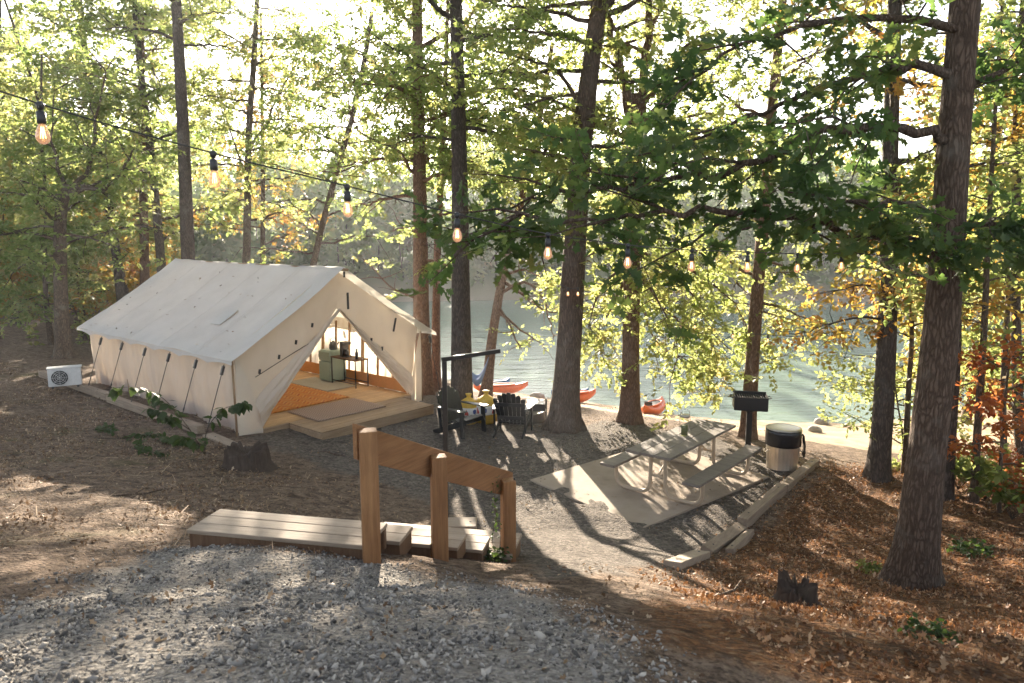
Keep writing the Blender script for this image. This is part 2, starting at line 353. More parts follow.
# ------------------------------------------------------------------ mesh helpers
class MB:
    def __init__(s): s.v = []; s.f = []
    def add(s, vs, fs):
        o = len(s.v); s.v += [tuple(map(float, p)) for p in vs]; s.f += [tuple(i+o for i in q) for q in fs]; return s
    def box(s, c, size, rot=None):
        c = Vector(c); hx, hy, hz = (q/2 for q in size)
        vs = [Vector((x, y, z)) for x in (-hx, hx) for y in (-hy, hy) for z in (-hz, hz)]
        if rot is not None: vs = [rot @ v for v in vs]
        return s.add([v+c for v in vs], [(0,1,3,2),(4,6,7,5),(0,4,5,1),(2,3,7,6),(0,2,6,4),(1,5,7,3)])
    def bar(s, a, b, w, h, up=(0,0,1)):
        a, b = Vector(a), Vector(b); d = b-a; L = d.length; x = d.normalized()
        y = Vector(up).cross(x); y = y.normalized() if y.length > 1e-5 else Vector((0,1,0)); z = x.cross(y)
        R = Matrix((x, y, z)).transposed()
        return s.box((a+b)/2, (L, w, h), R)
    def tube(s, pts, rad, seg=8, cap=True, jit=None):
        pts = [Vector(p) for p in pts]
        if not hasattr(rad, '__len__'): rad = [rad]*len(pts)
        vs = []; fs = []; prev = None
        for i, p in enumerate(pts):
            t = (pts[min(i+1, len(pts)-1)]-pts[max(i-1, 0)]).normalized()
            if prev is None:
                ref = Vector((0,0,1)) if abs(t.z) < .9 else Vector((1,0,0))
                n = t.cross(ref).normalized()
            else:
                n = (prev - t*prev.dot(t)); n = n.normalized() if n.length > 1e-6 else t.orthogonal().normalized()
            prev = n; b = t.cross(n)
            for k in range(seg):
                a = 2*PI*k/seg
                r = rad[i]*(jit(p, a, i) if jit else 1)
                vs.append(p+(n*math.cos(a)+b*math.sin(a))*r)
        for i in range(len(pts)-1):
            for k in range(seg):
                k2 = (k+1) % seg
                fs.append((i*seg+k, i*seg+k2, (i+1)*seg+k2, (i+1)*seg+k))
        if cap:
            fs.append(tuple(range(seg-1, -1, -1))); fs.append(tuple((len(pts)-1)*seg+k for k in range(seg)))
        return s.add(vs, fs)
    def lathe(s, prof, seg=20, c=(0,0,0), jit=None):
        vs = []; fs = []
        for i, (r, z) in enumerate(prof):
            for k in range(seg):
                a = 2*PI*k/seg; rr = r*(jit(a, i) if jit else 1)
                vs.append((c[0]+rr*math.cos(a), c[1]+rr*math.sin(a), c[2]+z))
        for i in range(len(prof)-1):
            for k in range(seg):
                k2 = (k+1) % seg
                fs.append((i*seg+k, i*seg+k2, (i+1)*seg+k2, (i+1)*seg+k))
        fs.append(tuple(range(seg-1, -1, -1))); fs.append(tuple((len(prof)-1)*seg+k for k in range(seg)))
        return s.add(vs, fs)
    def grid(s, fn, nu, nv):
        vs = [fn(i/nu, j/nv) for j in range(nv+1) for i in range(nu+1)]
        fs = [(j*(nu+1)+i, j*(nu+1)+i+1, (j+1)*(nu+1)+i+1, (j+1)*(nu+1)+i) for j in range(nv) for i in range(nu)]
        return s.add(vs, fs)
    def prism(s, poly, z0, z1):
        n = len(poly)
        return s.add([(x, y, z0) for x, y in poly]+[(x, y, z1) for x, y in poly],
                     [tuple(range(n-1, -1, -1)), tuple(range(n, 2*n))]+[(i, (i+1) % n, n+(i+1) % n, n+i) for i in range(n)])
    def build(s, name, mat, parent=None, smooth=False, bevel=0, solid=0, world=False):
        me = bpy.data.meshes.new(name)
        v = s.v
        if world and parent is not None:
            inv = parent.matrix_basis.inverted()
            v = [inv @ Vector(p) for p in v]
        me.from_pydata(v, [], s.f); me.update()
        return finish(name, me, mat, parent, smooth, bevel, solid)
def finish(name, me, mat, parent=None, smooth=False, bevel=0, solid=0):
    if smooth: me.polygons.foreach_set('use_smooth', [True]*len(me.polygons))
    o = bpy.data.objects.new(name, me); COL.objects.link(o)
    if mat is not None: me.materials.append(mat)
    if parent is not None: o.parent = parent
    if solid:
        q = o.modifiers.new('thickness', 'SOLIDIFY'); q.thickness = solid; q.offset = 0
    if bevel:
        q = o.modifiers.new('edge', 'BEVEL'); q.width = bevel; q.segments = 2; q.limit_method = 'ANGLE'
    return o
def tag(o, label=None, cat=None, group=None, kind=None):
    if label: o['label'] = label
    if cat: o['category'] = cat
    if group: o['group'] = group
    if kind: o['kind'] = kind
    return o
def thing(name, label, cat, loc=(0,0,0), rz=0, group=None):
    o = bpy.data.objects.new(name, None); COL.objects.link(o)
    o.empty_display_size = .1
    o.matrix_basis = Matrix.Translation(Vector(loc)) @ Matrix.Rotation(rz, 4, 'Z')
    return tag(o, label, cat, group)
def dup(root, loc, rz, label=None, group=None, scale=1):
    r = root.copy(); COL.objects.link(r)
    r.matrix_basis = Matrix.Translation(Vector(loc)) @ Matrix.Rotation(rz, 4, 'Z') @ Matrix.Scale(scale, 4)
    if label: r['label'] = label
    if group: r['group'] = group
    for ch in list(root.children):
        c = ch.copy(); COL.objects.link(c); c.parent = r
        for g in list(ch.children):
            d = g.copy(); COL.objects.link(d); d.parent = c
    return r
def poly_mesh(name, tmpl, pos, X, Y, Z, size, mat, parent=None, smooth=False, faces=None):
    """N copies of a small template (k,3) with axes X,Y,Z and size at pos; faces = list of index tuples of the template"""
    tmpl = np.asarray(tmpl, float); k = len(tmpl); n = len(pos)
    V = (tmpl[None, :, 0, None]*X[:, None, :] + tmpl[None, :, 1, None]*Y[:, None, :] + tmpl[None, :, 2, None]*Z[:, None, :])*size[:, None, None] + pos[:, None, :]
    V = V.reshape(-1, 3)
    if faces is None: faces = [tuple(range(k))]
    fl = np.concatenate([np.array(f) for f in faces]); lens = np.array([len(f) for f in faces])
    loops = (fl[None, :] + (np.arange(n)*k)[:, None]).ravel()
    tot = np.tile(lens, n); start = np.concatenate([[0], np.cumsum(tot)[:-1]])
    me = bpy.data.meshes.new(name)
    me.vertices.add(len(V)); me.vertices.foreach_set('co', V.ravel().astype(np.float32))
    me.loops.add(len(loops)); me.loops.foreach_set('vertex_index', loops.astype(np.int32))
    me.polygons.add(len(tot)); me.polygons.foreach_set('loop_start', start.astype(np.int32))
    me.update(calc_edges=True); me.validate()
    return finish(name, me, mat, parent, smooth)
OAK = [(-.03,0,0),(-.16,.18,.02),(-.09,.27,0),(-.33,.42,.05),(-.15,.52,0),(-.36,.75,.06),(-.12,.78,0),(0,1.02,.03),(.12,.78,0),(.36,.72,.06),(.15,.52,0),(.32,.40,.05),(.09,.27,0),(.16,.17,.02),(.03,0,0)]
KITE = [(0,0,0),(-.30,.45,.07),(0,1,0),(.30,.45,.07)]
HEX = [(0,0,0),(-.25,.22,.05),(-.30,.55,.07),(0,1,-.03),(.30,.55,.07),(.25,.22,.05)]
SPRAY = [(0,0,0),(-.42,.25,.1),(-.12,.42,0),(-.40,.75,.12),(0,1,0),(.30,.82,-.1),(.14,.5,0),(.45,.35,.08)]
def axes(rng, n, tilt=.7, droop=0.):
    az = rng.uniform(0, 2*PI, n); ti = rng.normal(0, tilt, n)+droop; ro = rng.normal(0, tilt, n)
    # Y: leaf direction, Z: leaf normal
    Y = np.stack([np.cos(az)*np.cos(ti), np.sin(az)*np.cos(ti), -np.sin(ti)], 1)
    Z0 = np.stack([np.cos(az)*np.sin(ti), np.sin(az)*np.sin(ti), np.cos(ti)], 1)
    X0 = np.cross(Y, Z0)
    X = X0*np.cos(ro)[:, None]+Z0*np.sin(ro)[:, None]
    return X, Y, np.cross(X, Y)
def leaves(name, rng, pos, size, mat, parent, tmpl=KITE, tilt=.7, droop=.2, vary=.3):
    pos = np.asarray(pos, float); n = len(pos)
    X, Y, Z = axes(rng, n, tilt, droop)
    sz = size*rng.uniform(1-vary, 1+vary, n)
    return poly_mesh(name, tmpl, pos, X, Y, Z, sz, mat, parent)

def sprays(name, rng, A, per, ln, size, mat, parent, tmpl, droop=.25, twig=None):
    """at every anchor a flat spray: a twig with leaves set alternately along it, all lying in about one plane"""
    n = len(A); az = rng.uniform(0, 2*PI, n); dp = rng.normal(droop, .5, n); ro = rng.normal(0, .6, n)
    d = np.stack([np.cos(az)*np.cos(dp), np.sin(az)*np.cos(dp), -np.sin(dp)], 1)
    s0 = np.stack([-np.sin(az), np.cos(az), np.zeros(n)], 1); n0 = np.cross(d, s0)
    sd = s0*np.cos(ro)[:, None]+n0*np.sin(ro)[:, None]; nr = np.cross(d, sd)
    ln_ = ln*rng.uniform(.7, 1.3, n)
    i = np.repeat(np.arange(n), per); k = np.tile(np.arange(per), n)
    t = (k+.5)/per*1.0; side = np.where(k % 2 == 0, 1., -1.)
    ang = np.where(k == per-1, rng.normal(0, .25, len(i)), side*rng.normal(.95, .3, len(i)))
    Y = d[i]*np.cos(ang)[:, None]+sd[i]*np.sin(ang)[:, None]+nr[i]*rng.normal(-.1, .28, len(i))[:, None]
    Y /= np.linalg.norm(Y, axis=1)[:, None]
    Z = nr[i]+rng.normal(0, .42, (len(i), 3)); Z -= Y*(Z*Y).sum(1)[:, None]; Z /= np.linalg.norm(Z, axis=1)[:, None]
    X = np.cross(Y, Z)
    P = A[i]+d[i]*(t*ln_[i])[:, None]+nr[i]*rng.normal(0, .015, len(i))[:, None]
    o = poly_mesh(name, tmpl, P, X, Y, Z, size*rng.uniform(.7, 1.25, len(i)), mat, parent)
    if twig is not None:
        poly_mesh('twigs', [(-.006,0,0),(.006,0,0),(.003,1,0),(-.003,1,0)], A, sd, d, nr, ln_, twig, parent)
    return o
# ------------------------------------------------------------------ trees
def catmull(pts, sub):
    pts = [np.asarray(p, float) for p in pts]; out = []
    for i in range(len(pts)-1):
        p0, p1, p2, p3 = pts[max(i-1, 0)], pts[i], pts[i+1], pts[min(i+2, len(pts)-1)]
        for k in range(sub):
            t = k/sub
            out.append(.5*((2*p1)+(-p0+p2)*t+(2*p0-5*p1+4*p2-p3)*t*t+(-p0+3*p1-3*p2+p3)*t**3))
    out.append(pts[-1]); return out
def bark_jit(amp, f=3.2):
    def j(p, a, i):
        q = Vector((math.cos(a)*f, math.sin(a)*f, p.z*.9))
        return 1+amp*noise.noise(q+Vector((p.x, p.y, 0)))+amp*.5*noise.noise(q*2.7)
    return j
class Tree:
    def __init__(s, seed, loc):
        s.r = np.random.default_rng(seed); s.mb = MB(); s.anch = []; s.loc = np.asarray(loc, float); s.path = None
    def trunk(s, pts, r0, r1, seg=12, sub=5, flare=1.5, amp=.07):
        p = catmull(pts, sub); z0 = p[0][2]; zt = p[-1][2]
        p = [np.array(p[0])-[0, 0, .25]]+p
        rad = []
        for q in p:
            t = min(1, max(0, (q[2]-z0)/(zt-z0)))
            rad.append((r0+(r1-r0)*t**.85)*(1+(flare-1)*math.exp(-max(0, q[2]-z0)/.28)))
        root_n = s.r.integers(4, 7)
        ph = s.r.uniform(0, 6)
        bj = bark_jit(amp)
        def j(pp, a, i):
            fl = math.exp(-max(0, pp.z-z0)/.3)*.16*(flare-1)/.5
            return bj(pp, a, i)*(1+fl*math.sin(a*root_n+ph))
        s.mb.tube(p, rad, seg, True, j); s.path = p; s.rad = rad
        return s
    def on(s, z):
        zs = [q[2] for q in s.path]
        return np.array([np.interp(z, zs, [q[k] for q in s.path]) for k in range(3)]), float(np.interp(z, zs, s.rad))
    def limb(s, pts, r0, seg=6, leaf_from=.3, subs=4, sublen=.4, dens=4., bare=False):
        """pts: world polyline; twigs come off its outer part and leaves gather along both"""
        R = s.r
        p = catmull(pts, 4); n = len(p)
        L = sum(np.linalg.norm(p[i+1]-p[i]) for i in range(n-1))
        p = [q+R.normal(0, .012*L*min(1, i/2), 3)*.6 for i, q in enumerate(p)]
        s.mb.tube(p, [r0*(1-.82*i/(n-1)) for i in range(n)], seg)
        if bare: return
        for i in range(n):
            if i/(n-1) >= leaf_from: s.anch.append(p[i])
        for k in range(subs):
            i = int(n*(leaf_from*.7+(1-leaf_from*.7)*(k+R.uniform(.1, .9))/subs)); i = min(n-2, max(1, i))
            t = p[i+1]-p[i-1]; t = t/np.linalg.norm(t)
            d = t*R.uniform(.3, .9)+R.normal(0, .75, 3)*np.array([1, 1, .55]); d /= np.linalg.norm(d)
            l = L*sublen*R.uniform(.6, 1.2)
            q = [p[i]]; m = max(3, int(l/.22))
            for a in range(m):
                d = d+R.normal(0, .16, 3)+np.array([0, 0, -.03]); d /= np.linalg.norm(d)
                q.append(q[-1]+d*l/m)
            s.mb.tube(q, [max(.004, r0*.32*(1-.85*a/m)) for a in range(m+1)], 4)
            s.anch += q[1:]
            if l > .9:
                for b in range(2):
                    a = R.integers(1, m); dd = R.normal(0, 1, 3)*np.array([1, 1, .5]); dd /= np.linalg.norm(dd)
                    s.anch += [q[a]+dd*l*.2, q[a]+dd*l*.4]
                    s.mb.tube([q[a], q[a]+dd*l*.45], [.006, .003], 3)
    def boughs(s, n, zlo, zhi, llo, lhi, up=.25, droop=.15, az=None, dens=4., subs=4, r=None, sublen=.45, leaf_from=.3):
        R = s.r; a0 = R.uniform(0, 6.28)
        for i in range(n):
            t = (i+R.uniform(.1, .9))/n
            P, rt = s.on(zlo+(zhi-zlo)*t)
            a = a0+i*2.4+R.normal(0, .3) if az is None else R.uniform(*az)
            L = (llo+(lhi-llo)*t)*R.uniform(.75, 1.2)
            u = up+R.normal(0, .12)
            d = np.array([math.cos(a)*math.cos(u), math.sin(a)*math.cos(u), math.sin(u)])
            pts = [P]; m = 4
            for k in range(m):
                d = d+R.normal(0, .13, 3)+np.array([0, 0, -droop/m]); d /= np.linalg.norm(d)
                pts.append(pts[-1]+d*L/m)
            s.limb(pts, r or max(.015, min(rt*.45, .02+L*.014)), 6, leaf_from, subs, sublen, dens)
        return s
    def done(s, name, label, cat, barkm, leafm, per=10, sig=.22, size=.13, tmpl=KITE, group=None, tilt=.75, droop=.25, keep=1., twig=None, more=.18):
        R = s.r
        root = thing(name, label, cat, s.loc, 0, group)
        s.mb.v = [(a-s.loc[0], b-s.loc[1], c-s.loc[2]) for a, b, c in s.mb.v]
        s.mb.build('trunk', M[barkm], root, True)
        if s.anch:
            A = np.array(s.anch)-s.loc
            W0 = np.array(s.anch); high = (W0[:, 1]-(W0[:, 2]-1.0)/.264) < 3.0
            k_ = (R.random(len(A)) < keep) | high
            A = np.concatenate([A[k_], A[high][R.random(high.sum()) < more]+R.normal(0, sig, (0, 3))]) if False else np.concatenate([A[k_], A[high & (R.random(len(A)) < more)]])
            sprays('crown', R, A+R.normal(0, sig*.75, A.shape)*np.array([1, 1, .7]), per, sig*1.9, size, M[leafm], root, tmpl, droop, twig)
        s.root = root; s.nleaf = len(s.anch)*per
        return root
def px_path(pts, y):           # trunk path from pixel sightings on a plane of depth y (y may be a list)
    ys = y if hasattr(y, '__len__') else [y]*len(pts)
    return [atY(a, b, yy) for (a, b), yy in zip(pts, ys)]
def extend(path, ztop):        # carry the trunk on upwards beyond what the frame shows
    a, b = path[-2], path[-1]; d = (b-a)/np.linalg.norm(b-a)
    out = list(path)
    while out[-1][2] < ztop:
        d = d*.8+np.array([0, 0, .25]); d /= np.linalg.norm(d)
        out.append(out[-1]+d*min(2.0, ztop-out[-1][2]+.1))
    return out
EXPOSURE = 2.62; HAZE = .0011
# ------------------------------------------------------------------ the setting
def grow_axis(a, b, step, lo, hi, g=1.13):
    v = list(np.arange(a, b+1e-6, step)); s = step
    while v[-1] < hi: s = min(s*g, 12); v.append(v[-1]+s)
    s = step
    while v[0] > lo: s = min(s*g, 12); v.insert(0, v[0]-s)
    return np.array(v)
def poly_sd(x, y, poly):       # signed distance, positive inside
    P = np.array(poly, float); Q = np.roll(P, -1, 0)
    d = np.full(x.shape, 1e9); ins = np.zeros(x.shape, bool)
    for (ax, ay), (bx, by) in zip(P, Q):
        ex, ey = bx-ax, by-ay
        t = np.clip(((x-ax)*ex+(y-ay)*ey)/(ex*ex+ey*ey), 0, 1)
        d = np.minimum(d, np.hypot(x-ax-ex*t, y-ay-ey*t))
        c = ((ay > y) != (by > y)) & (x < (bx-ax)*(y-ay)/(by-ay+1e-12)+ax)
        ins ^= c
    return np.where(ins, d, -d)
def soft(sd, w): return np.clip(.5+sd/(2*w), 0, 1)
gp = [ground(*p)[:2] for p in [(-60,640),(0,612),(90,577),(185,545),(280,552),(372,562),(470,580),(540,600),(600,640),(650,690)]]
GRAVEL = [tuple(p) for p in gp]+[(1.6,1.5),(1.8,-6),(-5,-6),(-4.2,2.6)]
CAMP = [tuple(ground(*p)[:2]) for p in [(330,470),(250,437),(400,400),(440,392),(500,400),(560,432),(600,420),(720,440),(800,470),(690,555),(560,580),(500,540),(430,500)]]
LITTER = [tuple(ground(*p)[:2]) for p in [(640,640),(690,575),(760,530),(835,468),(900,470),(1024,440)]]+[(16,12),(14,3),(5,1),(2.2,2.0)]
PAD = [(.3,11.4),(1.78,9.4),(4.3,11.55),(2.82,13.55)]
def terrain_z(x, y):
    z = GZ(x, y)
    sd = poly_sd(np.atleast_1d(x), np.atleast_1d(y), PAD)
    x = np.atleast_1d(x); y = np.atleast_1d(y)
    a, b = np.array(PAD[0]), np.array(PAD[1]); e = (b-a)/np.linalg.norm(b-a)
    dn = (x-a[0])*(-e[1])+(y-a[1])*e[0]                      # distance inwards from the near edge
    spill = np.clip(1-(dn+.62-.75*vnoise(x*2.2, y*2.2, 21)-.3*vnoise(x*7, y*7, 22))/.22, 0, 1)
    low = np.minimum(z, -.01)*(1-spill)+np.maximum(z, .03)*spill
    return np.where(sd > -.12, low, z)
xs = grow_axis(-6, 7, .075, -260, 260); ys = grow_axis(1.2, 13, .075, -40, 260)
XX, YY = np.meshgrid(xs, ys); fx, fy = XX.ravel(), YY.ravel()
fz = terrain_z(fx, fy)
nx, ny = len(xs), len(ys)
me = bpy.data.meshes.new('ground')
V = np.stack([fx, fy, fz], 1)
idx = np.arange(nx*ny).reshape(ny, nx)
F = np.stack([idx[:-1,:-1], idx[:-1,1:], idx[1:,1:], idx[1:,:-1]], 2).reshape(-1, 4)
me.vertices.add(len(V)); me.vertices.foreach_set('co', V.ravel().astype(np.float32))
me.loops.add(F.size); me.loops.foreach_set('vertex_index', F.ravel().astype(np.int32))
me.polygons.add(len(F)); me.polygons.foreach_set('loop_start', (np.arange(len(F))*4).astype(np.int32)); me.update(calc_edges=True)
sy, fyy = shore_y(fx), far_y(fx)
masks = dict(gravel=soft(poly_sd(fx, fy, GRAVEL), .35), camp=soft(poly_sd(fx, fy, CAMP), .5), litter=soft(poly_sd(fx, fy, LITTER), .6),
    sand=np.where(fx > -2, np.clip((fy-sy+3.4+np.clip(fx, 0, 8)*.22)/1.2, 0, 1), np.clip((fy-sy+1.5)/1.0, 0, 1))*(fy < fyy-8),
    woods=np.clip((-fx-2.5)/2, 0, 1)*np.clip((fy-3)/2, 0, 1),
    farbank=np.clip((fy-fyy+4)/3, 0, 1), farwood=np.clip((fz+.45)/.4, 0, 1)*(fy > fyy))
for k, v in masks.items():
    a = me.attributes.new(k, 'FLOAT', 'POINT'); a.data.foreach_set('value', v.astype(np.float32))
tag(finish('ground', me, M['terrain'], None, True), kind='structure')
w = MB().add([(-250, 16.5, -1.0), (250, 16.5, -1.0), (250, 110, -1.0), (-250, 110, -1.0)], [(0,1,2,3)]).build('lake_water', M['water'])
tag(w, kind='structure')
p = MB().prism(PAD, -.12, .018).build('concrete_pad', M['concrete'], None, bevel=.012); tag(p, kind='structure')

# world and sun
wd = bpy.data.worlds.new('World'); S.world = wd; wd.use_nodes = True
nt = wd.node_tree; nt.nodes.clear()
sky = nt.nodes.new('ShaderNodeTexSky'); sky.sky_type = 'NISHITA'; sky.sun_disc = False
sky.sun_elevation = SUN_EL; sky.sun_rotation = SUN_AZ; sky.air_density = .8; sky.dust_density = .9; sky.ozone_density = .6
bg = nt.nodes.new('ShaderNodeBackground'); bg.inputs[1].default_value = .068
o_ = nt.nodes.new('ShaderNodeOutputWorld'); hs = nt.nodes.new('ShaderNodeHueSaturation'); hs.inputs['Saturation'].default_value = .42; nt.links.new(sky.outputs[0], hs.inputs['Color']); nt.links.new(hs.outputs[0], bg.inputs[0]); nt.links.new(bg.outputs[0], o_.inputs[0])
ld = bpy.data.lights.new('sun', 'SUN'); ld.energy = 5; ld.angle = math.radians(.55); ld.color = (1, .86, .69)
lo = bpy.data.objects.new('sun', ld); COL.objects.link(lo)
sd_ = Vector((math.sin(SUN_AZ)*math.cos(SUN_EL), math.cos(SUN_AZ)*math.cos(SUN_EL), math.sin(SUN_EL)))
lo.rotation_euler = sd_.to_track_quat('Z', 'Y').to_euler(); lo.location = (0, 0, 30)
cd = bpy.data.cameras.new('camera'); cam = bpy.data.objects.new('camera', cd); COL.objects.link(cam)
cd.sensor_width = 36; cd.lens = FPX/1024*36; cd.clip_end = 2000; cd.clip_start = .05
cam.location = (0, 0, HC); cam.rotation_euler = (PI/2-PITCH, 0, 0); S.camera = cam
cd.dof.use_dof = True; cd.dof.focus_distance = 12; cd.dof.aperture_fstop = 4.0
S.view_settings.view_transform = 'Standard'; S.view_settings.look = 'None'; S.view_settings.gamma = 1; S.view_settings.exposure = EXPOSURE
S.view_settings.use_curve_mapping = False
c = S.cycles; c.use_denoising = True; c.max_bounces = 7; c.diffuse_bounces = 4; c.glossy_bounces = 3; c.transmission_bounces = 5; c.transparent_max_bounces = 8; c.volume_bounces = 0
c.sample_clamp_indirect = 6; c.use_adaptive_sampling = True; c.adaptive_threshold = .02

# ------------------------------------------------------------------ wall tent (own frame: x right along the gable, y back, z up from the floor)
TC = (-3.80, 15.29, .22); TY = .869
def tent_local(x, y, z):
    return (TC[0]+x*math.cos(TY)-y*math.sin(TY), TC[1]+x*math.sin(TY)+y*math.cos(TY), TC[2]+z)
tent = thing('wall_tent', 'large off-white canvas wall tent with its front flaps tied open, on a wooden floor', 'tent', TC, TY)
EX, EZ, RZ, FO, TL, WX, WZ = 2.6, 1.47, 3.12, -.42, 7.0, 2.34, 1.60
rng = np.random.default_rng(3)
def fold(x, y, f=1.0): return (noise.noise(Vector((x*f, y*f, 1.7)))+.5*noise.noise(Vector((x*f*2.3, y*f*2.3, 5.1))))
def roof(side):
    def fn(u, v):
        y = FO+u*(TL+.12-FO); x = v*EX
        z = RZ+(EZ-RZ)*v-.05*math.sin(PI*v)*(1+.6*fold(y, v*2, .8))-.035*math.sin(PI*u)*(1-v)
        z += .012*fold(y*2, v*3, 1.2)
        return (side*x, y, z+(.0 if v < 1 else .012*abs(math.sin(u*6*PI))))
    return MB().grid(fn, 56, 22)
def roof_all():
    m = MB()
    def fn(u, v):                        # left eave over the ridge to the right eave, one sheet
        y = FO+u*(TL+.12-FO); t = 2*v-1; a = abs(t)
        z = RZ+(EZ-RZ)*a-.055*math.sin(PI*a)*(1+.7*fold(y, t*2, .8))-.03*math.sin(PI*u)*(1-a)+.020*fold(y*1.5, t*4, 1.2)+.006*fold(y*6, t*3, 1.1)
        return (t*EX, y, z)
    return m.grid(fn, 60, 48)
roof_o = roof_all().build('roof', M['roof_canvas'], tent, True)
# scalloped valance along both eaves, seams and ridge binding
for s in (-1, 1):
    def fn(u, v, s=s):
        y = FO+u*(TL+.12-FO); k = u*(TL+.12-FO)/1.16
        dz = -.05-.075*(1-abs(math.sin(PI*(k+.22)))**.7)
        return (s*(EX-.006+.012*v), y, EZ-.004+dz*v)
    MB().grid(fn, 140, 2).build('valance', M['roof_canvas'], tent, True)
seam = MB()
for yy in (1.0, 1.12, 2.6, 4.1, 5.6):
    for s in (-1, 1):
        pts = [(s*EX*a, yy, RZ+(EZ-RZ)*a-.055*math.sin(PI*a)*(1+.7*fold(yy, s*a*2, .8))-.03*math.sin(PI*(yy-FO)/(TL+.12-FO))*(1-a)+.020*fold(yy*1.5, s*a*4, 1.2)+.006*fold(yy*6, s*a*3, 1.1)+.003) for a in np.linspace(.01, .995, 30)]
        seam.tube(pts, .003, 4)
seam.build('seam', M['roof_canvas'], roof_o)
MB().box((-1.62, 1.6, RZ+(EZ-RZ)*1.62/2.6-.03), (.5, .38, .012), Matrix.Rotation(-math.atan2(RZ-EZ, EX), 3, 'Y')).build('patch', M['roof_canvas'], roof_o)
# side walls: hang with folds, bulge a little and end in a brown sod cloth on the ground
for s in (-1, 1):
    def fn(u, v, s=s):
        y = u*TL; z = -.06+(WZ+.06)*v
        b = .04*math.sin(PI*v)*(1+fold(y, z, 1.0))+.075*fold(y*3.6, z*.4, 1.3)*(1-.4*v)+.04*math.sin(y*PI/1.16*2+1)*(1-v)+.035*fold(y*9, z*.8, 1)*(1-.6*v)
        return (s*(2.22+.12*v+b), y, z)
    MB().grid(fn, 220, 18).build('side_wall', M['wall_canvas'], tent, True)
    def fn(u, v, s=s):
        y = u*TL; return (s*(2.235+.16*(1-v)**2+.02*fold(y*3, v, 1.5)), y, -.21+.2*v+.012*fold(y*4, 3, 1))
    MB().grid(fn, 90, 4).build('sod_cloth', M['sod'], tent, True)
def gable_z(x): return RZ-.04+(EZ-RZ)*abs(x)/EX
# back gable
def fn(u, v):
    x = -2.3+4.6*u; return (x, TL+.02*fold(x*2, v*3, 1), -.06+(gable_z(x)+.06)*v)
MB().grid(fn, 40, 20).build('back_wall', M['wall_canvas'], tent, True)
# front gable: cloth above and beside a V-shaped door opening
AX, AZ = .08, 2.22; BL, BR = -1.86, 2.03
def gx(side, z):               # door edge at a height
    return AX+((BL if side < 0 else BR)-AX)*(1-max(0, z)/AZ)
fg = MB()
for s in (-1, 1):
    def fn(u, v, s=s):
        xo = 2.37*s; z_in = .0
        # u runs from the door edge to the corner, v from hem to roof
        x1 = AX*(1-u)+xo*u
        ztop = gable_z(x1)
        zb = AZ*(1-u) if False else None
        z = -.06+(ztop+.06)*v
        # hem follows the door edge: columns start at the edge of the V
        xe = AX+((BL if s < 0 else BR)-AX)*u
        ze = AZ*(1-u)
        zlow = ze if abs(xe) <= abs(x1)+2 else 0
        z = zlow*(1-v)+ztop*v
        xx = xe*(1-v)+x1*v
        return (xx, .0-.07*fold(xx*2.2, z*1.4, 1.0)*math.sin(PI*min(1, v+.15))-.03*math.sin(PI*v), z)
    fg.grid(fn, 30, 24)
    def fn(u, v, s=s):         # the strip beside the door down to the hem
        e = BL if s < 0 else BR
        x = e+(2.37*s-e)*u
        return (x, -.115+.01*fold(x*4, v*2, 1.2), -.20+(gable_z(2.37)+.20)*v*u+.34*v*(1-u)+.14*v*math.sin(PI*u))
    fg.grid(fn, 8, 14)
fg.build('front_wall', M['gable_canvas'], tent, True)
# tied-back door flaps: cloth folded outward along the V, hanging in soft drapes
for s in (-1, 1):
    tie = (-2.02, 1.02) if s < 0 else (2.05, 1.0)
    def fn(u, v, s=s, tie=tie):
        ex, ez = AX+((BL if s < 0 else BR)-AX)*u, AZ*(1-u)       # along the edge
        ox, oz = AX*(1-u)+tie[0]*u, (AZ-.02)*(1-u)+(tie[1]*.55+.0)*u  # along the roll line above it
        q = math.sin(PI*v)
        x = ex*(1-v)+ox*v; z = ez*(1-v)+oz*v-.10*q*u*(1-u)*2
        wob = .07*math.sin(v*9+u*4)+.09*fold(u*5, v*6, 1.0)
        return (x, -.035-.10*q*(.35+u)-abs(wob)*.6, max(-.03, z))
    MB().grid(fn, 60, 26).build('door_flap', M['wall_canvas'], tent, True)
# corner poles, ties and toggles on the front
pole = MB
for s in (-1, 1):
    MB().tube([(s*2.40, -.10, -.2), (s*2.40, -.07, WZ-.12)], .022, 8).build('corner_pole', M['stud'], tent, True)
MB().tube([(0, FO-.1, RZ-.06), (0, TL+.1, RZ-.06)], .03, 8).build('ridge_pole', M['stud'], tent, True)
tb = MB()
for x, z in ((-.62, 1.93), (-1.02, 1.62), (-1.42, 1.37), (-1.86, 1.14), (.9, 1.45), (1.2, 1.22)):
    MB().box((x, -.10, z), (.035, .03, .09), Matrix.Rotation(.2, 3, 'Y')).build('toggle', M['dark'], tent)
MB().box((.35, -.03, 2.36), (.045, .02, .36)).build('vent_strap', M['dark'], tent); MB().box((1.62, -.06, 1.72), (.035, .03, .32), Matrix.Rotation(.25, 3, 'Y')).build('vent_strap', M['dark'], tent)
MB().box((.0, FO+.02, RZ-.16), (.03, .03, .12)).build('toggle', M['dark'], tent)
hem = MB(); hem.tube([(AX-.55, -.05, AZ-.58), (-1.2, -.07, 1.35), (-1.95, -.09, 1.04)], .008, 5)
hem.build('roll_cord', M['rope'], tent, True)
